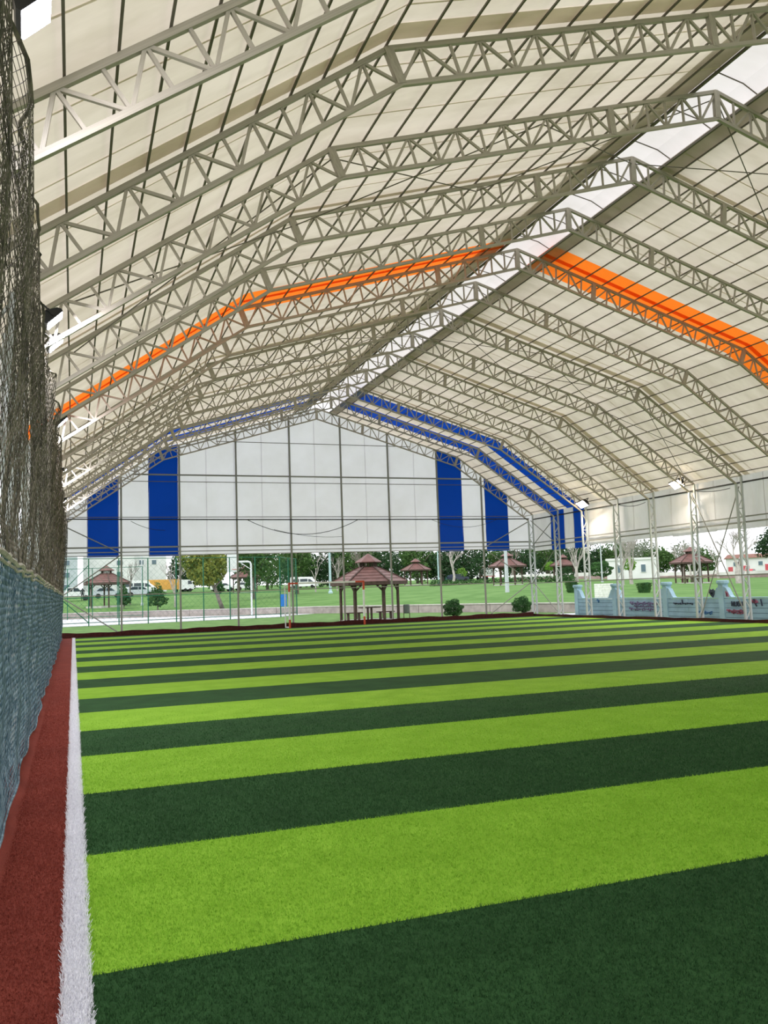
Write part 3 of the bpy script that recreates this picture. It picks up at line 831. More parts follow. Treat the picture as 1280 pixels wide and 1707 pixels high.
bn = thing('litter_bin', (19.28, 49.0, -.08), 'grey litter bin on two legs beside the large pavilion', 'bin')
obj('drum', MB().lathe([(.16, .35), (.19, .40), (.20, .85), (.17, .90)], k=12), mat('grey_green_bin', (.13, .15, .14), .6), bn)
for s in (-.19, .19): obj('leg', MB().bar((s, 0, 0), (s, 0, .86), .035), WOOD, bn)

# ------------------------------------------------------------------ blue graffiti wall
BW = mat('pale_blue_wall_paint', (.36, .52, .66), .85, var=.12, scale=1.6, bump=.25, bscale=12)
BW2 = mat('pale_blue_pillar_paint', (.42, .60, .72), .85, var=.10, scale=1.6, bump=.2)
BJ = mat('wall_joint', (.16, .23, .33), .9)
bw = thing('garden_wall', (26.5, 0, -.16), 'pale blue plank wall with stepped pillars and graffiti outside the right side', 'wall')
PY = [41.1, 37.55, 33.5, 29.75, 26.0, 22.2]
obj('joint_backing', MB().box(-.07, PY[-1], 0, .07, PY[0], 1.0), BJ, bw)
for a, b in zip(PY, PY[1:]):
    for c in range(5):
        z0 = .02+c*.205
        cuts_ = [b+.13, a-.13] if c % 2 else [b+.13, (a+b)/2+.3, a-.13]
        for u, v in zip(cuts_, cuts_[1:]):
            obj('concrete_plank', MB().box(-.10, u+.008, z0, .10, v-.008, z0+.185), BW, bw)
    obj('coping', MB().box(-.12, b+.1, 1.045, .12, a-.1, 1.09), BW2, bw)
for i, y in enumerate(PY):
    p = obj('pillar', MB().box(-.15, y-.15, -.1, .15, y+.15, 1.62), BW2, bw)
    obj('pillar_cap', MB().lathe([(.17, 1.60), (.27, 1.70), (.27, 1.80), (.2, 1.82)], 0, y, 12), BW2, p)
    for s in (-1, 1):
        if i == 0 and s > 0: continue
        obj('pillar_wing', MB().prism([(y+.14*s, 1.06), (y+.62*s, 1.06), (y+.50*s, 1.16), (y+.30*s, 1.48), (y+.14*s, 1.54)][::s], -.11, .11, 'x'), BW2, p)
# graffiti strokes painted on the face towards the hall
GBLK = mat('black_spray', (.07, .08, .12), .8); GRED = mat('red_spray', (.42, .13, .20), .8); GPUR = mat('violet_spray', (.27, .20, .36), .8); GBLU = mat('blue_spray', (.08, .20, .42), .8)
def stroke(pts, w, m, name='graffiti_stroke'):
    mb = MB(); n = len(pts); L = []
    for i, (y, z) in enumerate(pts):
        a = pts[max(0, i-1)]; b = pts[min(n-1, i+1)]; dy, dz = b[0]-a[0], b[1]-a[1]; l = math.hypot(dy, dz)+1e-6
        ny_, nz_ = -dz/l*w/2, dy/l*w/2
        mb.v += [(-.155, y+ny_, z+nz_), (-.155, y-ny_, z-nz_), (-.100, y+ny_, z+nz_), (-.100, y-ny_, z-nz_)]
    for i in range(n-1):
        q = i*4; mb.f += [(q, q+4, q+5, q+1), (q, q+2, q+6, q+4), (q+1, q+5, q+7, q+3)]
    obj(name, mb, m, bw)
def letters(y, z, h, seq, m, w=.03):
    """Block capitals drawn with strokes; y runs towards the viewer, so text advances with falling y."""
    G = {'N': [[(0, 0), (0, 1), (.6, 0), (.6, 1)]], 'M': [[(0, 0), (0, 1), (.35, .4), (.7, 1), (.7, 0)]], 'U': [[(0, 1), (0, .2), (.3, 0), (.6, .2), (.6, 1)]],
         'G': [[(.6, .85), (.3, 1), (0, .7), (0, .25), (.3, 0), (.6, .2), (.6, .5), (.3, .5)]], 'S': [[(.6, .9), (.3, 1), (0, .8), (.1, .55), (.5, .45), (.6, .2), (.3, 0), (0, .1)]],
         'E': [[(.5, 1), (0, 1), (0, 0), (.5, 0)], [(0, .5), (.4, .5)]], 'A': [[(0, 0), (.3, 1), (.6, 0)], [(.12, .4), (.48, .4)]], 'T': [[(0, 1), (.6, 1)], [(.3, 1), (.3, 0)]],
         'R': [[(0, 0), (0, 1), (.5, .9), (.5, .6), (0, .5), (.6, 0)]], 'K': [[(0, 0), (0, 1)], [(.55, 1), (0, .5), (.55, 0)]], 'O': [[(.3, 0), (0, .3), (0, .7), (.3, 1), (.6, .7), (.6, .3), (.3, 0)]], 'I': [[(.1, 0), (.1, 1)]]}
    for ch in seq:
        for st in G[ch]: stroke([(y-px*h, z+pz*h) for px, pz in st], w, m)
        y -= h*.85
letters(29.15, .70, .20, 'NUGU', GBLK, .026)
def scribble(y, z, L, h, m, n=26, w=.03):
    stroke([(y-L*i/n+.05*math.sin(i*2.3), z+h*math.sin(i*1.9)*(.6+.4*math.sin(i*.7))) for i in range(n+1)], w, m)
scribble(29.45, .50, .95, .08, GRED); scribble(29.2, .42, .8, .07, GRED, 18)
scribble(36.2, .80, 2.1, .12, GPUR, 40); scribble(36.3, .52, 2.0, .10, GPUR, 36, .022); scribble(35.9, .66, 1.5, .06, GPUR, 30, .02)
scribble(32.9, .80, 1.3, .05, GBLK, 30, .024); stroke([(32.3, .98), (32.28, .84)], .03, GBLK); scribble(31.2, .40, .8, .10, GBLU, 22, .022)
scribble(28.1, .90, .4, .10, GRED, 14, .04); stroke([(28.4, .98), (28.38, .75)], .035, GBLU); stroke([(27.9, 1.0), (27.75, .7)], .035, GBLK); stroke([(27.5, 1.0), (27.45, .72)], .03, GBLK)
stroke([(30.30, 1.36), (30.40, 1.42), (30.45, 1.33), (30.38, 1.20), (30.26, 1.10), (30.20, 1.22), (30.16, 1.36), (30.22, 1.42), (30.30, 1.36)], .06, GBLK, 'graffiti_heart')
stroke([(30.42, 1.34), (30.30, 1.26), (30.20, 1.34)], .12, GBLK, 'graffiti_heart')
stroke([(30.30, 1.30), (30.28, 1.14)], .08, GBLK, 'graffiti_heart')
stroke([(29.45, 1.34), (29.42, 1.12), (29.36, 1.30), (29.32, 1.10)], .035, GRED)
stroke([(39.1, 1.00), (38.95, .93), (39.0, .86)], .08, GBLU)

# white stone block behind it
WS = mat('white_stone', (.82, .82, .80), .85, var=.08, scale=4, bump=.3)
ws = thing('stone_marker', (35.0, 51.0, ground_z(35, 51)-.02), 'white stacked stone panel on the lawn behind the blue wall', 'stone panel', rz=math.radians(-35))
for c in range(8):
    x = -.65
    while x < .6:
        w = min(random.uniform(.2, .45), .65-x)
        obj('stone', MB().box(x+.006, -.10-random.random()*.03, c*.15+.005, x+w-.006, .12, c*.15+.145), WS, ws); x += w

# ------------------------------------------------------------------ plants
LEAF = {}
def leaf_mat(name, c1, c2): return mat(name, c1, .8, 0, 0, 1.3, col2=c2, trans=.3, spec=.15)
L_DK = leaf_mat('dark_evergreen_leaves', (.055, .115, .045), (.022, .055, .025))
L_MD = leaf_mat('mid_green_leaves', (.11, .20, .06), (.045, .10, .03))
L_YL = leaf_mat('yellow_green_leaves', (.30, .32, .07), (.11, .17, .04))
L_LT = leaf_mat('light_green_leaves', (.24, .42, .08), (.12, .26, .04))
L_BS = leaf_mat('bush_leaves', (.085, .19, .06), (.03, .085, .03))
BARK = mat('grey_bark', (.22, .19, .17), .9, var=.25, scale=3, bump=.4)
BARKP = mat('pale_bark', (.46, .42, .40), .9, var=.2, scale=3, bump=.3)
def leaf_cloud(blobs, n, size, m, name, parent, surf=.45):
    """Small leaf cards spread through ellipsoid blobs."""
    tot = sum(b[3]*b[4] for b in blobs); V = []
    for (cx, cy, cz, rx, ry, rz) in blobs:
        k = max(20, int(n*rx*ry/tot))
        d = rng.normal(size=(k, 3)); d /= np.linalg.norm(d, axis=1)[:, None]
        r = (surf + (1-surf)*rng.uniform(0, 1, k)**.5)[:, None]
        wob = 1+.13*np.sin(d[:, :1]*7+cx)+.12*np.sin(d[:, 2:3]*9+cy)
        P = d*r*wob*np.array([rx, ry, rz])+np.array([cx, cy, cz])
        a = rng.normal(size=(k, 3)); a /= np.linalg.norm(a, axis=1)[:, None]
        b = np.cross(a, rng.normal(size=(k, 3))); b /= np.linalg.norm(b, axis=1)[:, None]+1e-9
        s = size*rng.uniform(.6, 1.3, k)[:, None]
        V.append(np.stack([P-a*s*.5, P+b*s*.32, P+a*s*.5, P-b*s*.32], 1))
    V = np.concatenate(V); n = len(V)
    me = bpy.data.meshes.new(name)
    me.vertices.add(4*n); me.vertices.foreach_set('co', V.ravel())
    me.loops.add(4*n); me.loops.foreach_set('vertex_index', np.arange(4*n, dtype=np.int32))
    me.polygons.add(n); me.polygons.foreach_set('loop_start', np.arange(0, 4*n, 4, dtype=np.int32))
    me.update(calc_edges=True); me.materials.append(m)
    return tag(link(name, me, parent), kind='stuff')
def tree(x, y, h, w, label, m, group=None, trunk=.28, n=1500, size=.5, bark=BARK, z=None, lean=0.0, cb=None, name='tree'):
    """Leafy tree: trunk with limbs and an irregular crown. cb: height of the crown's base."""
    z = ground_z(x, y) if z is None else z
    t = thing(name, (x, y, z-.05), label, 'tree', group)
    cb = h*.3 if cb is None else cb
    tr = .035*h
    top = (lean, 0, h*.75)
    mb = MB().tube([(0, 0, -.1), (lean*.35, .05, h*.25), (lean*.7, 0, h*.5), top], [tr, tr*.75, tr*.5, tr*.2], 7)
    for k in range(4):
        a = k*1.7+x; q = Vector((lean*.5, 0, max(cb, h*.32)))
        mb.tube([q, q+Vector((math.cos(a)*w*.18, math.sin(a)*w*.18, h*.14)), q+Vector((math.cos(a)*w*.34, math.sin(a)*w*.34, h*.30))], [tr*.42, tr*.28, tr*.12], 5)
    obj('trunk', mb, bark, t, True)
    ch = h-cb; bl = [(lean, 0, cb+ch*.5, w*.36, w*.36, ch*.48)]
    for k in range(7):
        a = k*.9+random.random(); r = w*.28
        bl.append((lean+math.cos(a)*r, math.sin(a)*r, cb+ch*random.uniform(.22, .72), w*.24, w*.24, ch*.24))
    leaf_cloud(bl, n, size, m, 'crown', t)
    return t
def bare_tree(x, y, h, label, bark, spread=.5, group=None, depth=5, z=None, seed=1, forks=2, r0=None):
    """Leafless tree grown by repeated forking."""
    rr = random.Random(seed); z = ground_z(x, y) if z is None else z
    t = thing('bare_tree', (x, y, z-.05), label, 'tree', group)
    trunk = MB(); br = MB(); r0 = r0 or h*.028
    def grow(p, d, L, r, lv):
        q1 = p+d*L*.5+Vector((rr.uniform(-1, 1), rr.uniform(-1, 1), 0))*L*.06; q = p+d*L
        (trunk if lv < 1 else br).tube([p, q1, q], [r, r*.85, r*.68], 6 if lv < 2 else 4, False)
        if lv >= depth: return
        for k in range(forks + (1 if rr.random() < .5 else 0) + (1 if lv == 0 else 0)):
            a = rr.uniform(0, 6.28); s = spread*rr.uniform(.6, 1.2)
            nd = (d+Vector((math.cos(a)*s, math.sin(a)*s, rr.uniform(-.05, .25)))).normalized()
            grow(q - d*L*rr.uniform(0, .25), nd, L*rr.uniform(.62, .82), r*.56, lv+1)
    grow(Vector((0, 0, -.1)), Vector((0, 0, 1)), h*.30, r0, 0)
    obj('trunk', trunk, bark, t, True); obj('branches', br, bark, t, True)
    return t
def bush(x, y, w, h, label, m=L_BS, z=-.08, n=7000, size=.065, name='round_bush', cat='bush', group=None):
    t = thing(name, (x, y, z), label, cat, group)
    obj('stem', MB().tube([(0, 0, -.05), (0, 0, h*.4)], [.05, .03], 6), BARK, t)
    leaf_cloud([(0, 0, h*.5, w*.5, w*.5, h*.5), (0, 0, h*.5, w*.34, w*.34, h*.36)], n, size, m, 'foliage', t, .72)
    return t
bush(22.4, 48.9, 1.22, 1.05, 'round dark green bush behind the end wall, left of the lamp post', group='round bushes by the end wall')
bush(27.9, 50.0, 1.28, 1.05, 'round dark green bush outside the far right corner', group='round bushes by the end wall')
# clipped flat-topped bushes
def topiary(x, y, z, w, h, label):
    t = thing('clipped_bush', (x, y, z), label, 'bush', 'clipped bushes')
    mb = MB().lathe([(.12*w, -.1), (.30*w, .02), (.40*w, h*.3), (.47*w, h*.7), (.48*w, h*.95), (.40*w, h)], k=20)
    obj('core', mb, L_BS, t, True)
    V = []
    leaf_cloud([(0, 0, h*.92, w*.50, w*.50, h*.07), (0, 0, h*.75, w*.50, w*.50, h*.20), (0, 0, h*.45, w*.44, w*.44, h*.30), (0, 0, h*.2, w*.34, w*.34, h*.2)], 2600, .08, L_MD, 'foliage', t, .94)
topiary(43.7, 58.0, .62, 1.15, 1.02, 'flat topped clipped bush standing above the blue wall')
topiary(39.4, 62.0, ground_z(39.4, 62)-.2, 1.0, 1.15, 'clipped bush half hidden behind the left end of the blue wall')
t = thing('clipped_tree', (71.8, 105, ground_z(71.8, 105)), 'wide oval clipped dark shrub right of the bare tree', 'shrub')
obj('trunk', MB().tube([(0, 0, -.2), (0, 0, 1.2)], .15, 7), BARK, t); leaf_cloud([(0, 0, 1.6, 1.75, 1.4, 1.1)], 2600, .22, L_BS, 'foliage', t, .8)
t = thing('clipped_tree', (66.6, 106, ground_z(66.6, 106)), 'smaller dark clipped shrub left of the oval one', 'shrub')
leaf_cloud([(0, 0, .9, 1.2, 1.0, 1.0)], 1500, .2, L_DK, 'foliage', t, .8); obj('stem', MB().tube([(0, 0, -.2), (0, 0, .8)], .1, 6), BARK, t)
def lollipop(x, y, h, w, label, m=L_LT):
    z = ground_z(x, y); t = thing('round_headed_tree', (x, y, z), label, 'tree', 'small round headed trees')
    obj('trunk', MB().tube([(0, 0, -.2), (0, 0, h*.6)], .07, 6), BARK, t)
    leaf_cloud([(0, 0, h-w*.42, w*.5, w*.5, w*.45)], 900, .22, m, 'crown', t, .6)
lollipop(78.4, 130, 3.0, 1.7, 'light green round headed tree left of the far red pavilion')
lollipop(70.8, 150, 2.6, 2.1, 'light green round headed tree right of the teal car')
lollipop(65.7, 90, 3.0, 1.8, 'light green round headed tree behind the blue wall pavilion')
# cone shaped and small trees at the left
def cone_tree(x, y, h, w, label, m=L_BS):
    z = ground_z(x, y); t = thing('conical_shrub', (x, y, z), label, 'shrub', 'conical shrubs of the park')
    obj('trunk', MB().tube([(0, 0, -.3), (0, 0, h*.5)], .06, 6), BARK, t)
    leaf_cloud([(0, 0, h*.36, w*.5, w*.5, h*.22), (0, 0, h*.55, w*.4, w*.4, h*.25), (0, 0, h*.76, w*.22, w*.22, h*.22)], 1500, .18, m, 'crown', t, .55)
cone_tree(7.7, 85.5, 2.9, 1.9, 'dark conical shrub in front of the orange container')
cone_tree(4.9, 92, 2.5, 1.5, 'dark rounded shrub in front of the white van')
cone_tree(22.0, 112, 3.0, 1.6, 'dark conical shrub beside the basketball post')
cone_tree(17.9, 112, 2.2, 1.5, 'dark low shrub left of the basketball post')
# leafy trees
tree(13.1, 80.0, 6.3, 5.0, 'big yellow green tree leaning over the ball court', L_YL, n=5200, size=.30, lean=-1.6, cb=2.0, z=.5)
tree(18.3, 92, 7.5, 5.4, 'olive green tree right of the basketball post', L_MD, n=3600, size=.32, cb=2.2)
tree(25.0, 99, 7.8, 5.0, 'green tree behind the right end of the green fence', L_MD, n=3200, size=.32, cb=2.0)
tree(112.0, 112, 9.2, 7.5, 'dark green tree at the right frame edge', L_DK, n=4200, size=.42, cb=3.0)
rb_ = random.Random(5)
BACK = []
for row, (Yr, n, r0, r1) in enumerate(((158, 14, .205, .70), (184, 15, .19, .71))):
    for k in range(n):
        r = r0+(r1-r0)*(k+.5*rb_.random())/(n-1); Yk = Yr+rb_.uniform(-5, 5)
        if row == 0 and .485 < r < .53: continue
        BACK.append((r*Yk, Yk, rb_.uniform(7.5, 10), rb_.uniform(8, 10), 1 if (k*7+row*3) % 5 < 2 else 0))
BACK += [(22, 186, 9, 7, 0), (27, 178, 8, 7, 1), (106, 136, 6, 7, 1), (116, 136, 6, 7, 1)]
for x, y, h, w, kd in BACK:
    tree(x, y, h, w, ('dark evergreen tree' if kd == 0 else 'mid green tree') + ' in the belt of trees beyond the park road', (L_DK, L_MD)[kd], 'dark belt trees' if kd == 0 else 'green belt trees', n=2000, size=.55, cb=h*.02, name='park_tree')
# bare trees
bare_tree(61.2, 95, 7.2, 'many stemmed bare grey tree behind the left pillar of the blue wall', BARKP, .42, depth=7, seed=4, forks=2, r0=.24)
bare_tree(55.3, 77, 6.6, 'pale bare tree with a forked trunk behind the clipped bush', BARKP, .45, depth=7, seed=9, r0=.17)
bare_tree(58.6, 80, 6.4, 'thick bare tree standing next to the forked pale one', BARKP, .35, depth=6, seed=12, r0=.22)
bare_tree(70.0, 76, 7.2, 'stout bare tree right of the pavilion behind the blue wall', BARKP, .5, depth=7, seed=21, r0=.36)
bare_tree(28.7, 104, 6.5, 'slim pale bare tree above the goal crossbar', BARKP, .4, depth=4, seed=5, r0=.10)
bare_tree(31.6, 104, 5.5, 'slim pale bare tree left of the large pavilion roof', BARKP, .4, depth=4, seed=8, r0=.09)
bare_tree(60.2, 131, 8.5, 'bare tree with two pale trunks behind the teal car', BARKP, .5, depth=5, seed=15)
bare_tree(82.0, 150, 9.0, 'reddish bare tree behind the white trailer', BARK, .5, depth=5, seed=18)
bare_tree(9.6, 88, 6.0, 'thin bare tree in front of the orange container', BARKP, .35, depth=4, seed=30, r0=.10)
bare_tree(6.0, 100, 6.5, 'thin bare tree right of the left pavilion', BARK, .4, depth=4, seed=33, r0=.10)
bare_tree(47.0, 140, 8.0, 'grey bare tree behind the small brown pavilion', BARK, .5, depth=5, seed=41)
L_GY = leaf_mat('grey_green_leaves', (.26, .30, .22), (.13, .16, .11))
for (x, y, h, w) in ((104, 138, 7.0, 7), (113, 138, 7.5, 7), (122, 146, 7.5, 8), (112, 150, 8.5, 8), (133, 158, 8.0, 8)):
    tree(x, y, h, w, 'hazy grey green tree behind the pavilion by the blue wall', L_GY, 'grey green trees on the right', n=1500, size=.42, cb=h*.15, name='park_tree')
for k, (x, y, h) in enumerate(((97, 118, 7.5), (106, 120, 8), (90, 108, 7))):
    bare_tree(x, y, h, 'leafless grey tree in the haze behind the right hand lawn', BARKP, .5, 'hazy bare trees', depth=6, seed=60+k)
# low hedges
for i, (xa, ya, xb, yb, lb) in enumerate(((44.0, 101, 52, 97, 'low clipped hedge on the lawn left of the red pavilion'), (53, 99, 60, 95, 'low clipped hedge behind the red pavilion'))):
    t = thing('hedge', (0, 0, 0), lb, 'hedge')
    bl = [(xa+(xb-xa)*k/6, ya+(yb-ya)*k/6, ground_z(xa, ya)+.3, .9, .6, .42) for k in range(7)]
    leaf_cloud(bl, 2400, .2, L_BS, 'foliage', t, .6)
    mb = MB()
    for b in bl: mb.tube([(b[0], b[1], b[2]-.5), (b[0], b[1], b[2]+.1)], .05, 5)
    obj('stems', mb, BARK, t)

# ------------------------------------------------------------------ lamp posts
LP = mat('pale_post_paint', (.50, .55, .58), .5, var=.1); LPB = mat('pale_cyan_post', (.42, .58, .62), .5, var=.1)
def lamp_post(x, y, h, r, m, label, z=None, arm=True):
    z = ground_z(x, y) if z is None else z
    t = thing('lamp_post', (x, y, z-.05), label, 'lamp post')
    obj('pole', MB().tube([(0, 0, -.1), (0, 0, h)], [r, r*.7], 9), m, t)
    obj('base_collar', MB().lathe([(r*1.7, -.1), (r*1.7, .22), (r, .32)], k=10), m, t)
    if arm: obj('lamp_head', MB().bar((0, 0, h-.03), (-.55, 0, h+.12), .09, .07), m, t)
lamp_post(35.6, 66.3, 4.6, .20, LP, 'grey lamp post in front of the red pavilion', z=.62)
lamp_post(28.0, 95, 6.0, .16, LPB, 'pale cyan pole left of the large pavilion')
lamp_post(51.8, 118, 6.5, .11, LPB, 'thin pale pole behind the small brown pavilion')
lamp_post(63.0, 92, 6.2, .10, LP, 'thin white lamp pole beside a lattice column', arm=True)
lamp_post(7.0, 96, 8, .09, LP, 'thin grey pole left of the dark conical shrub')

# ------------------------------------------------------------------ vehicles
GLS = mat('dark_car_glass', (.03, .045, .06), .15, var=.1, spec=.6); TYRE = mat('black_tyre', (.02, .02, .02), .8)
def car(x, y, rz, kind, paint, label, name='car', z=None, sc=1.0):
    z = ground_z(x, y)+.06 if z is None else z
    t = thing(name, (x, y, z), label, 'car' if name in ('car', 'pickup') else name.replace('_', ' '), 'vehicles along the park road', rz); t.scale = (sc, sc, sc)
    if kind == 'hatch':
        body = [(-2, .35), (2, .35), (2.02, .75), (1.9, .95), (1.05, 1.0), (.45, 1.45), (-1.2, 1.48), (-1.9, 1.0), (-2.05, .8)]; W = .84
        win = [[(.88, 1.02), (.40, 1.38), (-.25, 1.40), (-.25, 1.02)], [(-.33, 1.02), (-.33, 1.40), (-1.1, 1.40), (-1.55, 1.02)]]
    elif kind == 'pickup':
        body = [(-2.5, .45), (2.5, .45), (2.52, .9), (2.4, 1.1), (1.3, 1.15), (.75, 1.72), (-.55, 1.74), (-.75, 1.12), (-2.5, 1.1)]; W = .9
        win = [[(1.12, 1.18), (.68, 1.62), (.15, 1.64), (.15, 1.18)], [(.05, 1.18), (.05, 1.64), (-.5, 1.64), (-.62, 1.18)]]
    elif kind == 'van':
        body = [(-2.8, .4), (2.8, .4), (2.85, .95), (2.6, 1.25), (1.75, 1.9), (1.5, 2.35), (-2.6, 2.45), (-2.8, 2.2)]; W = .95
        win = [[(2.3, 1.3), (1.65, 1.85), (1.2, 1.9), (1.2, 1.3)], [(1.05, 1.35), (1.05, 1.95), (-.6, 1.95), (-.6, 1.35)], [(-.8, 1.35), (-.8, 1.95), (-2.4, 1.95), (-2.4, 1.35)]]
    else:
        body = [(-1.2, .5), (1.3, .5), (1.35, 1.3), (1.15, 1.5), (.85, 2.4), (-1.2, 2.45)]; W = 1.05
        win = [[(1.0, 1.55), (.75, 2.2), (.1, 2.2), (.1, 1.5)]]
    obj('body', MB().prism(body, -W, W), paint, t)
    for w in win:
        for s in (-1, 1):
            obj('window', MB().prism(w, s*W-.012, s*W+.012), GLS, t)
    fx = max(p[0] for p in body); bx = min(p[0] for p in body)
    for wx in (bx+.75, fx-.8):
        for s in (-1, 1):
            c = [(wx+.34*math.cos(a), .34+.34*math.sin(a)) for a in np.linspace(0, 2*math.pi, 15)[:-1]]
            obj('wheel', MB().prism(c, s*W-.11, s*W+.06), TYRE, t)
    for s in (-1, 1): obj('headlight', MB().box(fx-.10, s*(W-.2)-.12, .70, fx+.03, s*(W-.2)+.12, .84), GLS, t)
    return t
PW = mat('white_car_paint', (.78, .80, .82), .35, var=.04, spec=.5); PR = mat('red_car_paint', (.50, .04, .06), .35, var=.08, spec=.5)
PT = mat('teal_car_paint', (.24, .50, .56), .35, var=.08, spec=.5); PS = mat('silver_car_paint', (.50, .55, .60), .35, var=.06, spec=.5); PD = mat('dark_car_paint', (.04, .05, .08), .3, var=.1, spec=.5)
car(-.2, 120, 0.05, 'pickup', PW, 'white pickup parked at the far left beside the net', 'pickup')
car(4.5, 124, 0.0, 'hatch', PS, 'silver car parked behind the left pavilion')
car(8.9, 126, 0.0, 'hatch', PS, 'silver car parked left of the white van')
car(10.4, 150, -.25, 'van', PW, 'white van parked behind the left pavilion', 'van')
car(21.5, 176, 0.1, 'cab', PW, 'white truck cab right of the orange container', 'truck')
car(86.0, 188, .25, 'hatch', PT, 'teal hatchback parked in front of the dark trees', sc=1.0)
car(90.5, 190, .25, 'hatch', PD, 'dark car parked right of the teal hatchback')
car(70.0, 150, .2, 'hatch', PD, 'dark car under the small brown pavilion')
car(38.8, 148, -.6, 'van', PW, 'white van seen above the goal crossbar', 'van', sc=.85)
car(29.5, 155, .1, 'hatch', PW, 'white car seen behind the basketball post')
car(24.6, 150, .1, 'hatch', PW, 'white car left of the basketball post')
car(104.5, 150, .3, 'hatch', PS, 'silver car behind the lattice columns near the far corner')
car(139.7, 148, .55, 'hatch', PR, 'red car parked in front of the white building')
car(152.0, 146, .55, 'hatch', PW, 'white car at the right frame edge')
# orange container and white trailer
t = thing('shipping_container', (17.6, 182, ground_z(17.6, 182)+.1), 'orange yellow container behind the ball court', 'container')
OC = mat('orange_yellow_paint', (.72, .40, .10), .6, var=.1)
obj('shell', MB().box(-3.3, -1.2, .5, 3.3, 1.2, 2.6), OC, t)
for k in range(14): obj('corrugation_rib', MB().box(-3.2+k*.48, -1.27, .6, -3.0+k*.48, -1.19, 2.5), OC, t)
for xx in (-2.5, 2.5): obj('support', MB().box(xx-.3, -1.0, 0, xx+.3, 1.0, .5), TYRE, t)
t = thing('trailer', (99.0, 196, ground_z(99, 196)+.05), 'white box trailer parked right of the dark car', 'trailer', rz=.35)
obj('box', MB().box(-2.6, -1.2, .8, 2.6, 1.2, 3.3), PW, t); obj('side_frame', MB().box(-2.65, -1.24, .75, 2.65, -1.19, .95).box(-2.65, -1.24, 3.2, 2.65, -1.19, 3.35), GR, t)
for xx in (-1.6, -.6, 1.9):
    for s in (-1, 1):
        c = [(xx+.42*math.cos(a), .42+.42*math.sin(a)) for a in np.linspace(0, 2*math.pi, 13)[:-1]]; obj('wheel', MB().prism(c, s*1.05-.12, s*1.05+.12), TYRE, t)
# low white roadside wall
WW = mat('white_roadside_wall', (.74, .73, .71), .9, var=.08, scale=1)
WBR = mat('pinkish_plinth', (.36, .26, .25), .9, var=.15, scale=2)
t = thing('roadside_wall', (0, 0, 0), 'low white wall with a pinkish plinth behind the right hand lawn', 'wall')
for (a, b) in (((76, 140), (92, 132)), ((92, 132), (108, 122)), ((108, 122), (124, 110)), ((124, 110), (138, 96))):
    z = (ground_z(*a)+ground_z(*b))/2
    obj('panel', MB().bar((*a, z+.75), (*b, z+.75), .3, .75), WW, t); obj('plinth', MB().bar((*a, z+.15), (*b, z+.15), .4, .65), WBR, t)

# ------------------------------------------------------------------ buildings
BWH = mat('white_building_plaster', (.74, .75, .75), .9, var=.05, scale=.5); BGR = mat('grey_building_plaster', (.48, .54, .58), .9, var=.06, scale=.5)
BRD = mat('red_door_paint', (.55, .10, .12), .7, var=.1); RFT = mat('pinkish_roof', (.42, .22, .20), .85, var=.15); PANE = mat('window_glass', (.10, .16, .20), .2, var=.1, spec=.6)
def building(x, y, rz, w, d, h, m, label, wins, doors=(), roof=None, z=None):
    z = ground_z(x, y)-.2 if z is None else z
    t = thing('building', (x, y, z), label, 'building', rz=rz)
    obj('wall', MB().box(-w/2, 0, 0, w/2, d, h), m, t)
    for (a, b, c, e) in wins:
        fr = obj('window', MB().box(a-.08, -.10, c-.08, b+.08, .05, e+.08), BWH, t); obj('pane', MB().box(a, -.13, c, b, -.09, e), PANE, fr)
    for (a, b, e) in doors: obj('door', MB().box(a, -.12, 0, b, .05, e), BRD, t)
    if roof: obj('roof', MB().prism([(-w/2-.5, h), (w/2+.5, h), (w/2-.4, h+roof), (-w/2+.4, h+roof)], -.5, d+.5), RFT, t)
    else: obj('parapet', MB().box(-w/2-.15, -.15, h, w/2+.15, d+.15, h+.35), BWH, t)
    return t
building(148.6, 158, -.72, 9.5, 7, 4.4, BWH, 'white flat building with red doors behind the red car', [(2.2, 3.1, 2.6, 3.5), (-3.2, -2.2, 2.6, 3.5)], [(-1.6, .2, 2.6), (3.6, 4.4, 2.8), (-4.4, -3.4, 2.4)], .9)
apw = [(a, a+1.6, c, c+1.3) for c in (1.5, 4.6, 7.7, 10.6) for a in (-6, -2.8, .6, 4)]
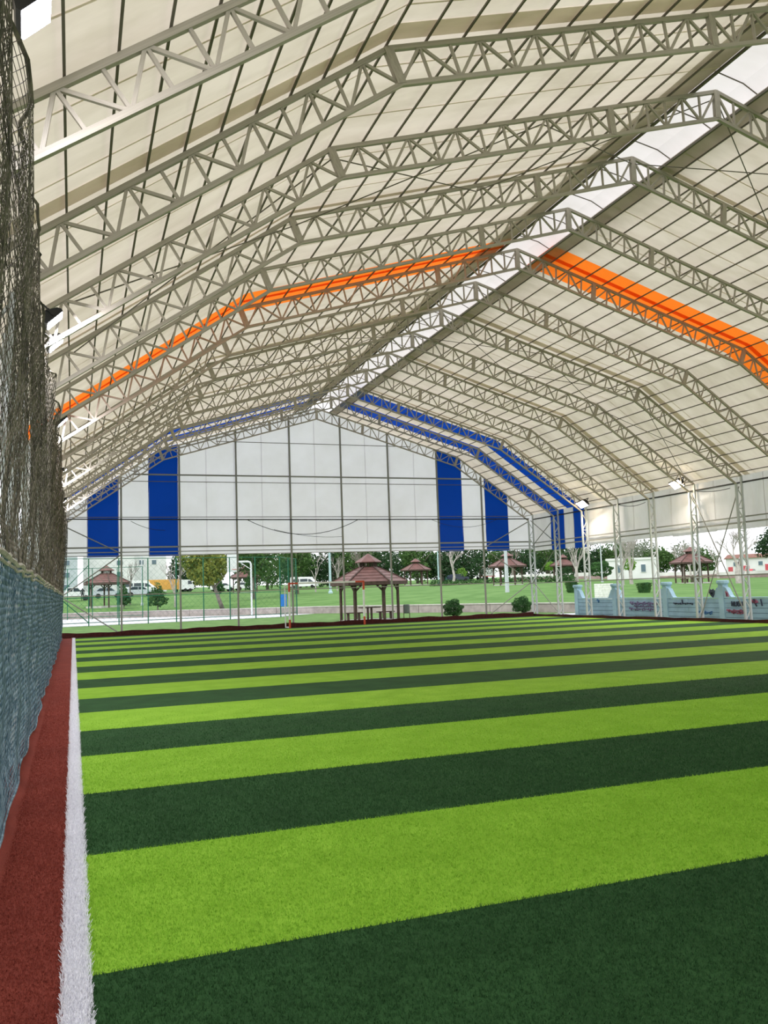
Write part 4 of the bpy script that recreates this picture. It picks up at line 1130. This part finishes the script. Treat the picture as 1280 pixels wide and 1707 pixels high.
building(-6.5, 232, 0, 15, 10, 14, BGR, 'pale grey apartment block at the far left with window bands', apw)
building(9.0, 240, 0, 13, 10, 15, BWH, 'white apartment block behind the left pavilion', [(a, a+1.5, c, c+1.3) for c in (4.6, 7.7, 10.6) for a in (2.0,)])
building(20.5, 250, 0, 9, 10, 12.5, BWH, 'white apartment block right of the thin bare tree', [(-3, -1.8, 8, 9.2), (.5, 1.7, 8, 9.2)])
building(86, 117, -.6, 8, 6, 3.4, BWH, 'white building behind the pale bare trees', [(-2.6, -1.9, 1.4, 2.6), (1.4, 2.1, 1.4, 2.6)])

# ------------------------------------------------------------------ person by the road
def person(x, y, label):
    z = ground_z(x, y)+.03
    me = bpy.data.meshes.new('person')
    vs = [(0, 0, .95), (0, 0, 1.2), (0, 0, 1.42), (0, 0, 1.52), (0, .02, 1.68), (.1, 0, .90), (.11, .02, .50), (.11, 0, .08), (.11, -.12, .04), (-.1, 0, .90), (-.12, -.03, .50), (-.11, .03, .08), (-.11, -.10, .04),
          (.20, 0, 1.40), (.25, .02, 1.14), (.24, -.08, .88), (-.20, 0, 1.40), (-.25, .02, 1.14), (-.24, -.08, .88)]
    es = [(0, 1), (1, 2), (2, 3), (3, 4), (0, 5), (5, 6), (6, 7), (7, 8), (0, 9), (9, 10), (10, 11), (11, 12), (2, 13), (13, 14), (14, 15), (2, 16), (16, 17), (17, 18)]
    rad = [.15, .14, .15, .065, .11, .10, .07, .05, .04, .10, .07, .05, .04, .07, .052, .04, .07, .052, .04]
    me.from_pydata(vs, es, []); me.materials.append(mat('dark_clothing', (.035, .035, .05), .9, col2=(.05, .04, .045)))
    o = link('person', me); o.location = (x, y, z)
    sk = o.modifiers.new('skin', 'SKIN')
    for i, v in enumerate(me.skin_vertices[0].data): v.radius = (rad[i], rad[i]*.85); v.use_root = (i == 0)
    ss = o.modifiers.new('sub', 'SUBSURF'); ss.levels = ss.render_levels = 2
    tag(o, label, 'person')
person(1.1, 116.5, 'person in dark clothes standing by the parked cars at the far left')
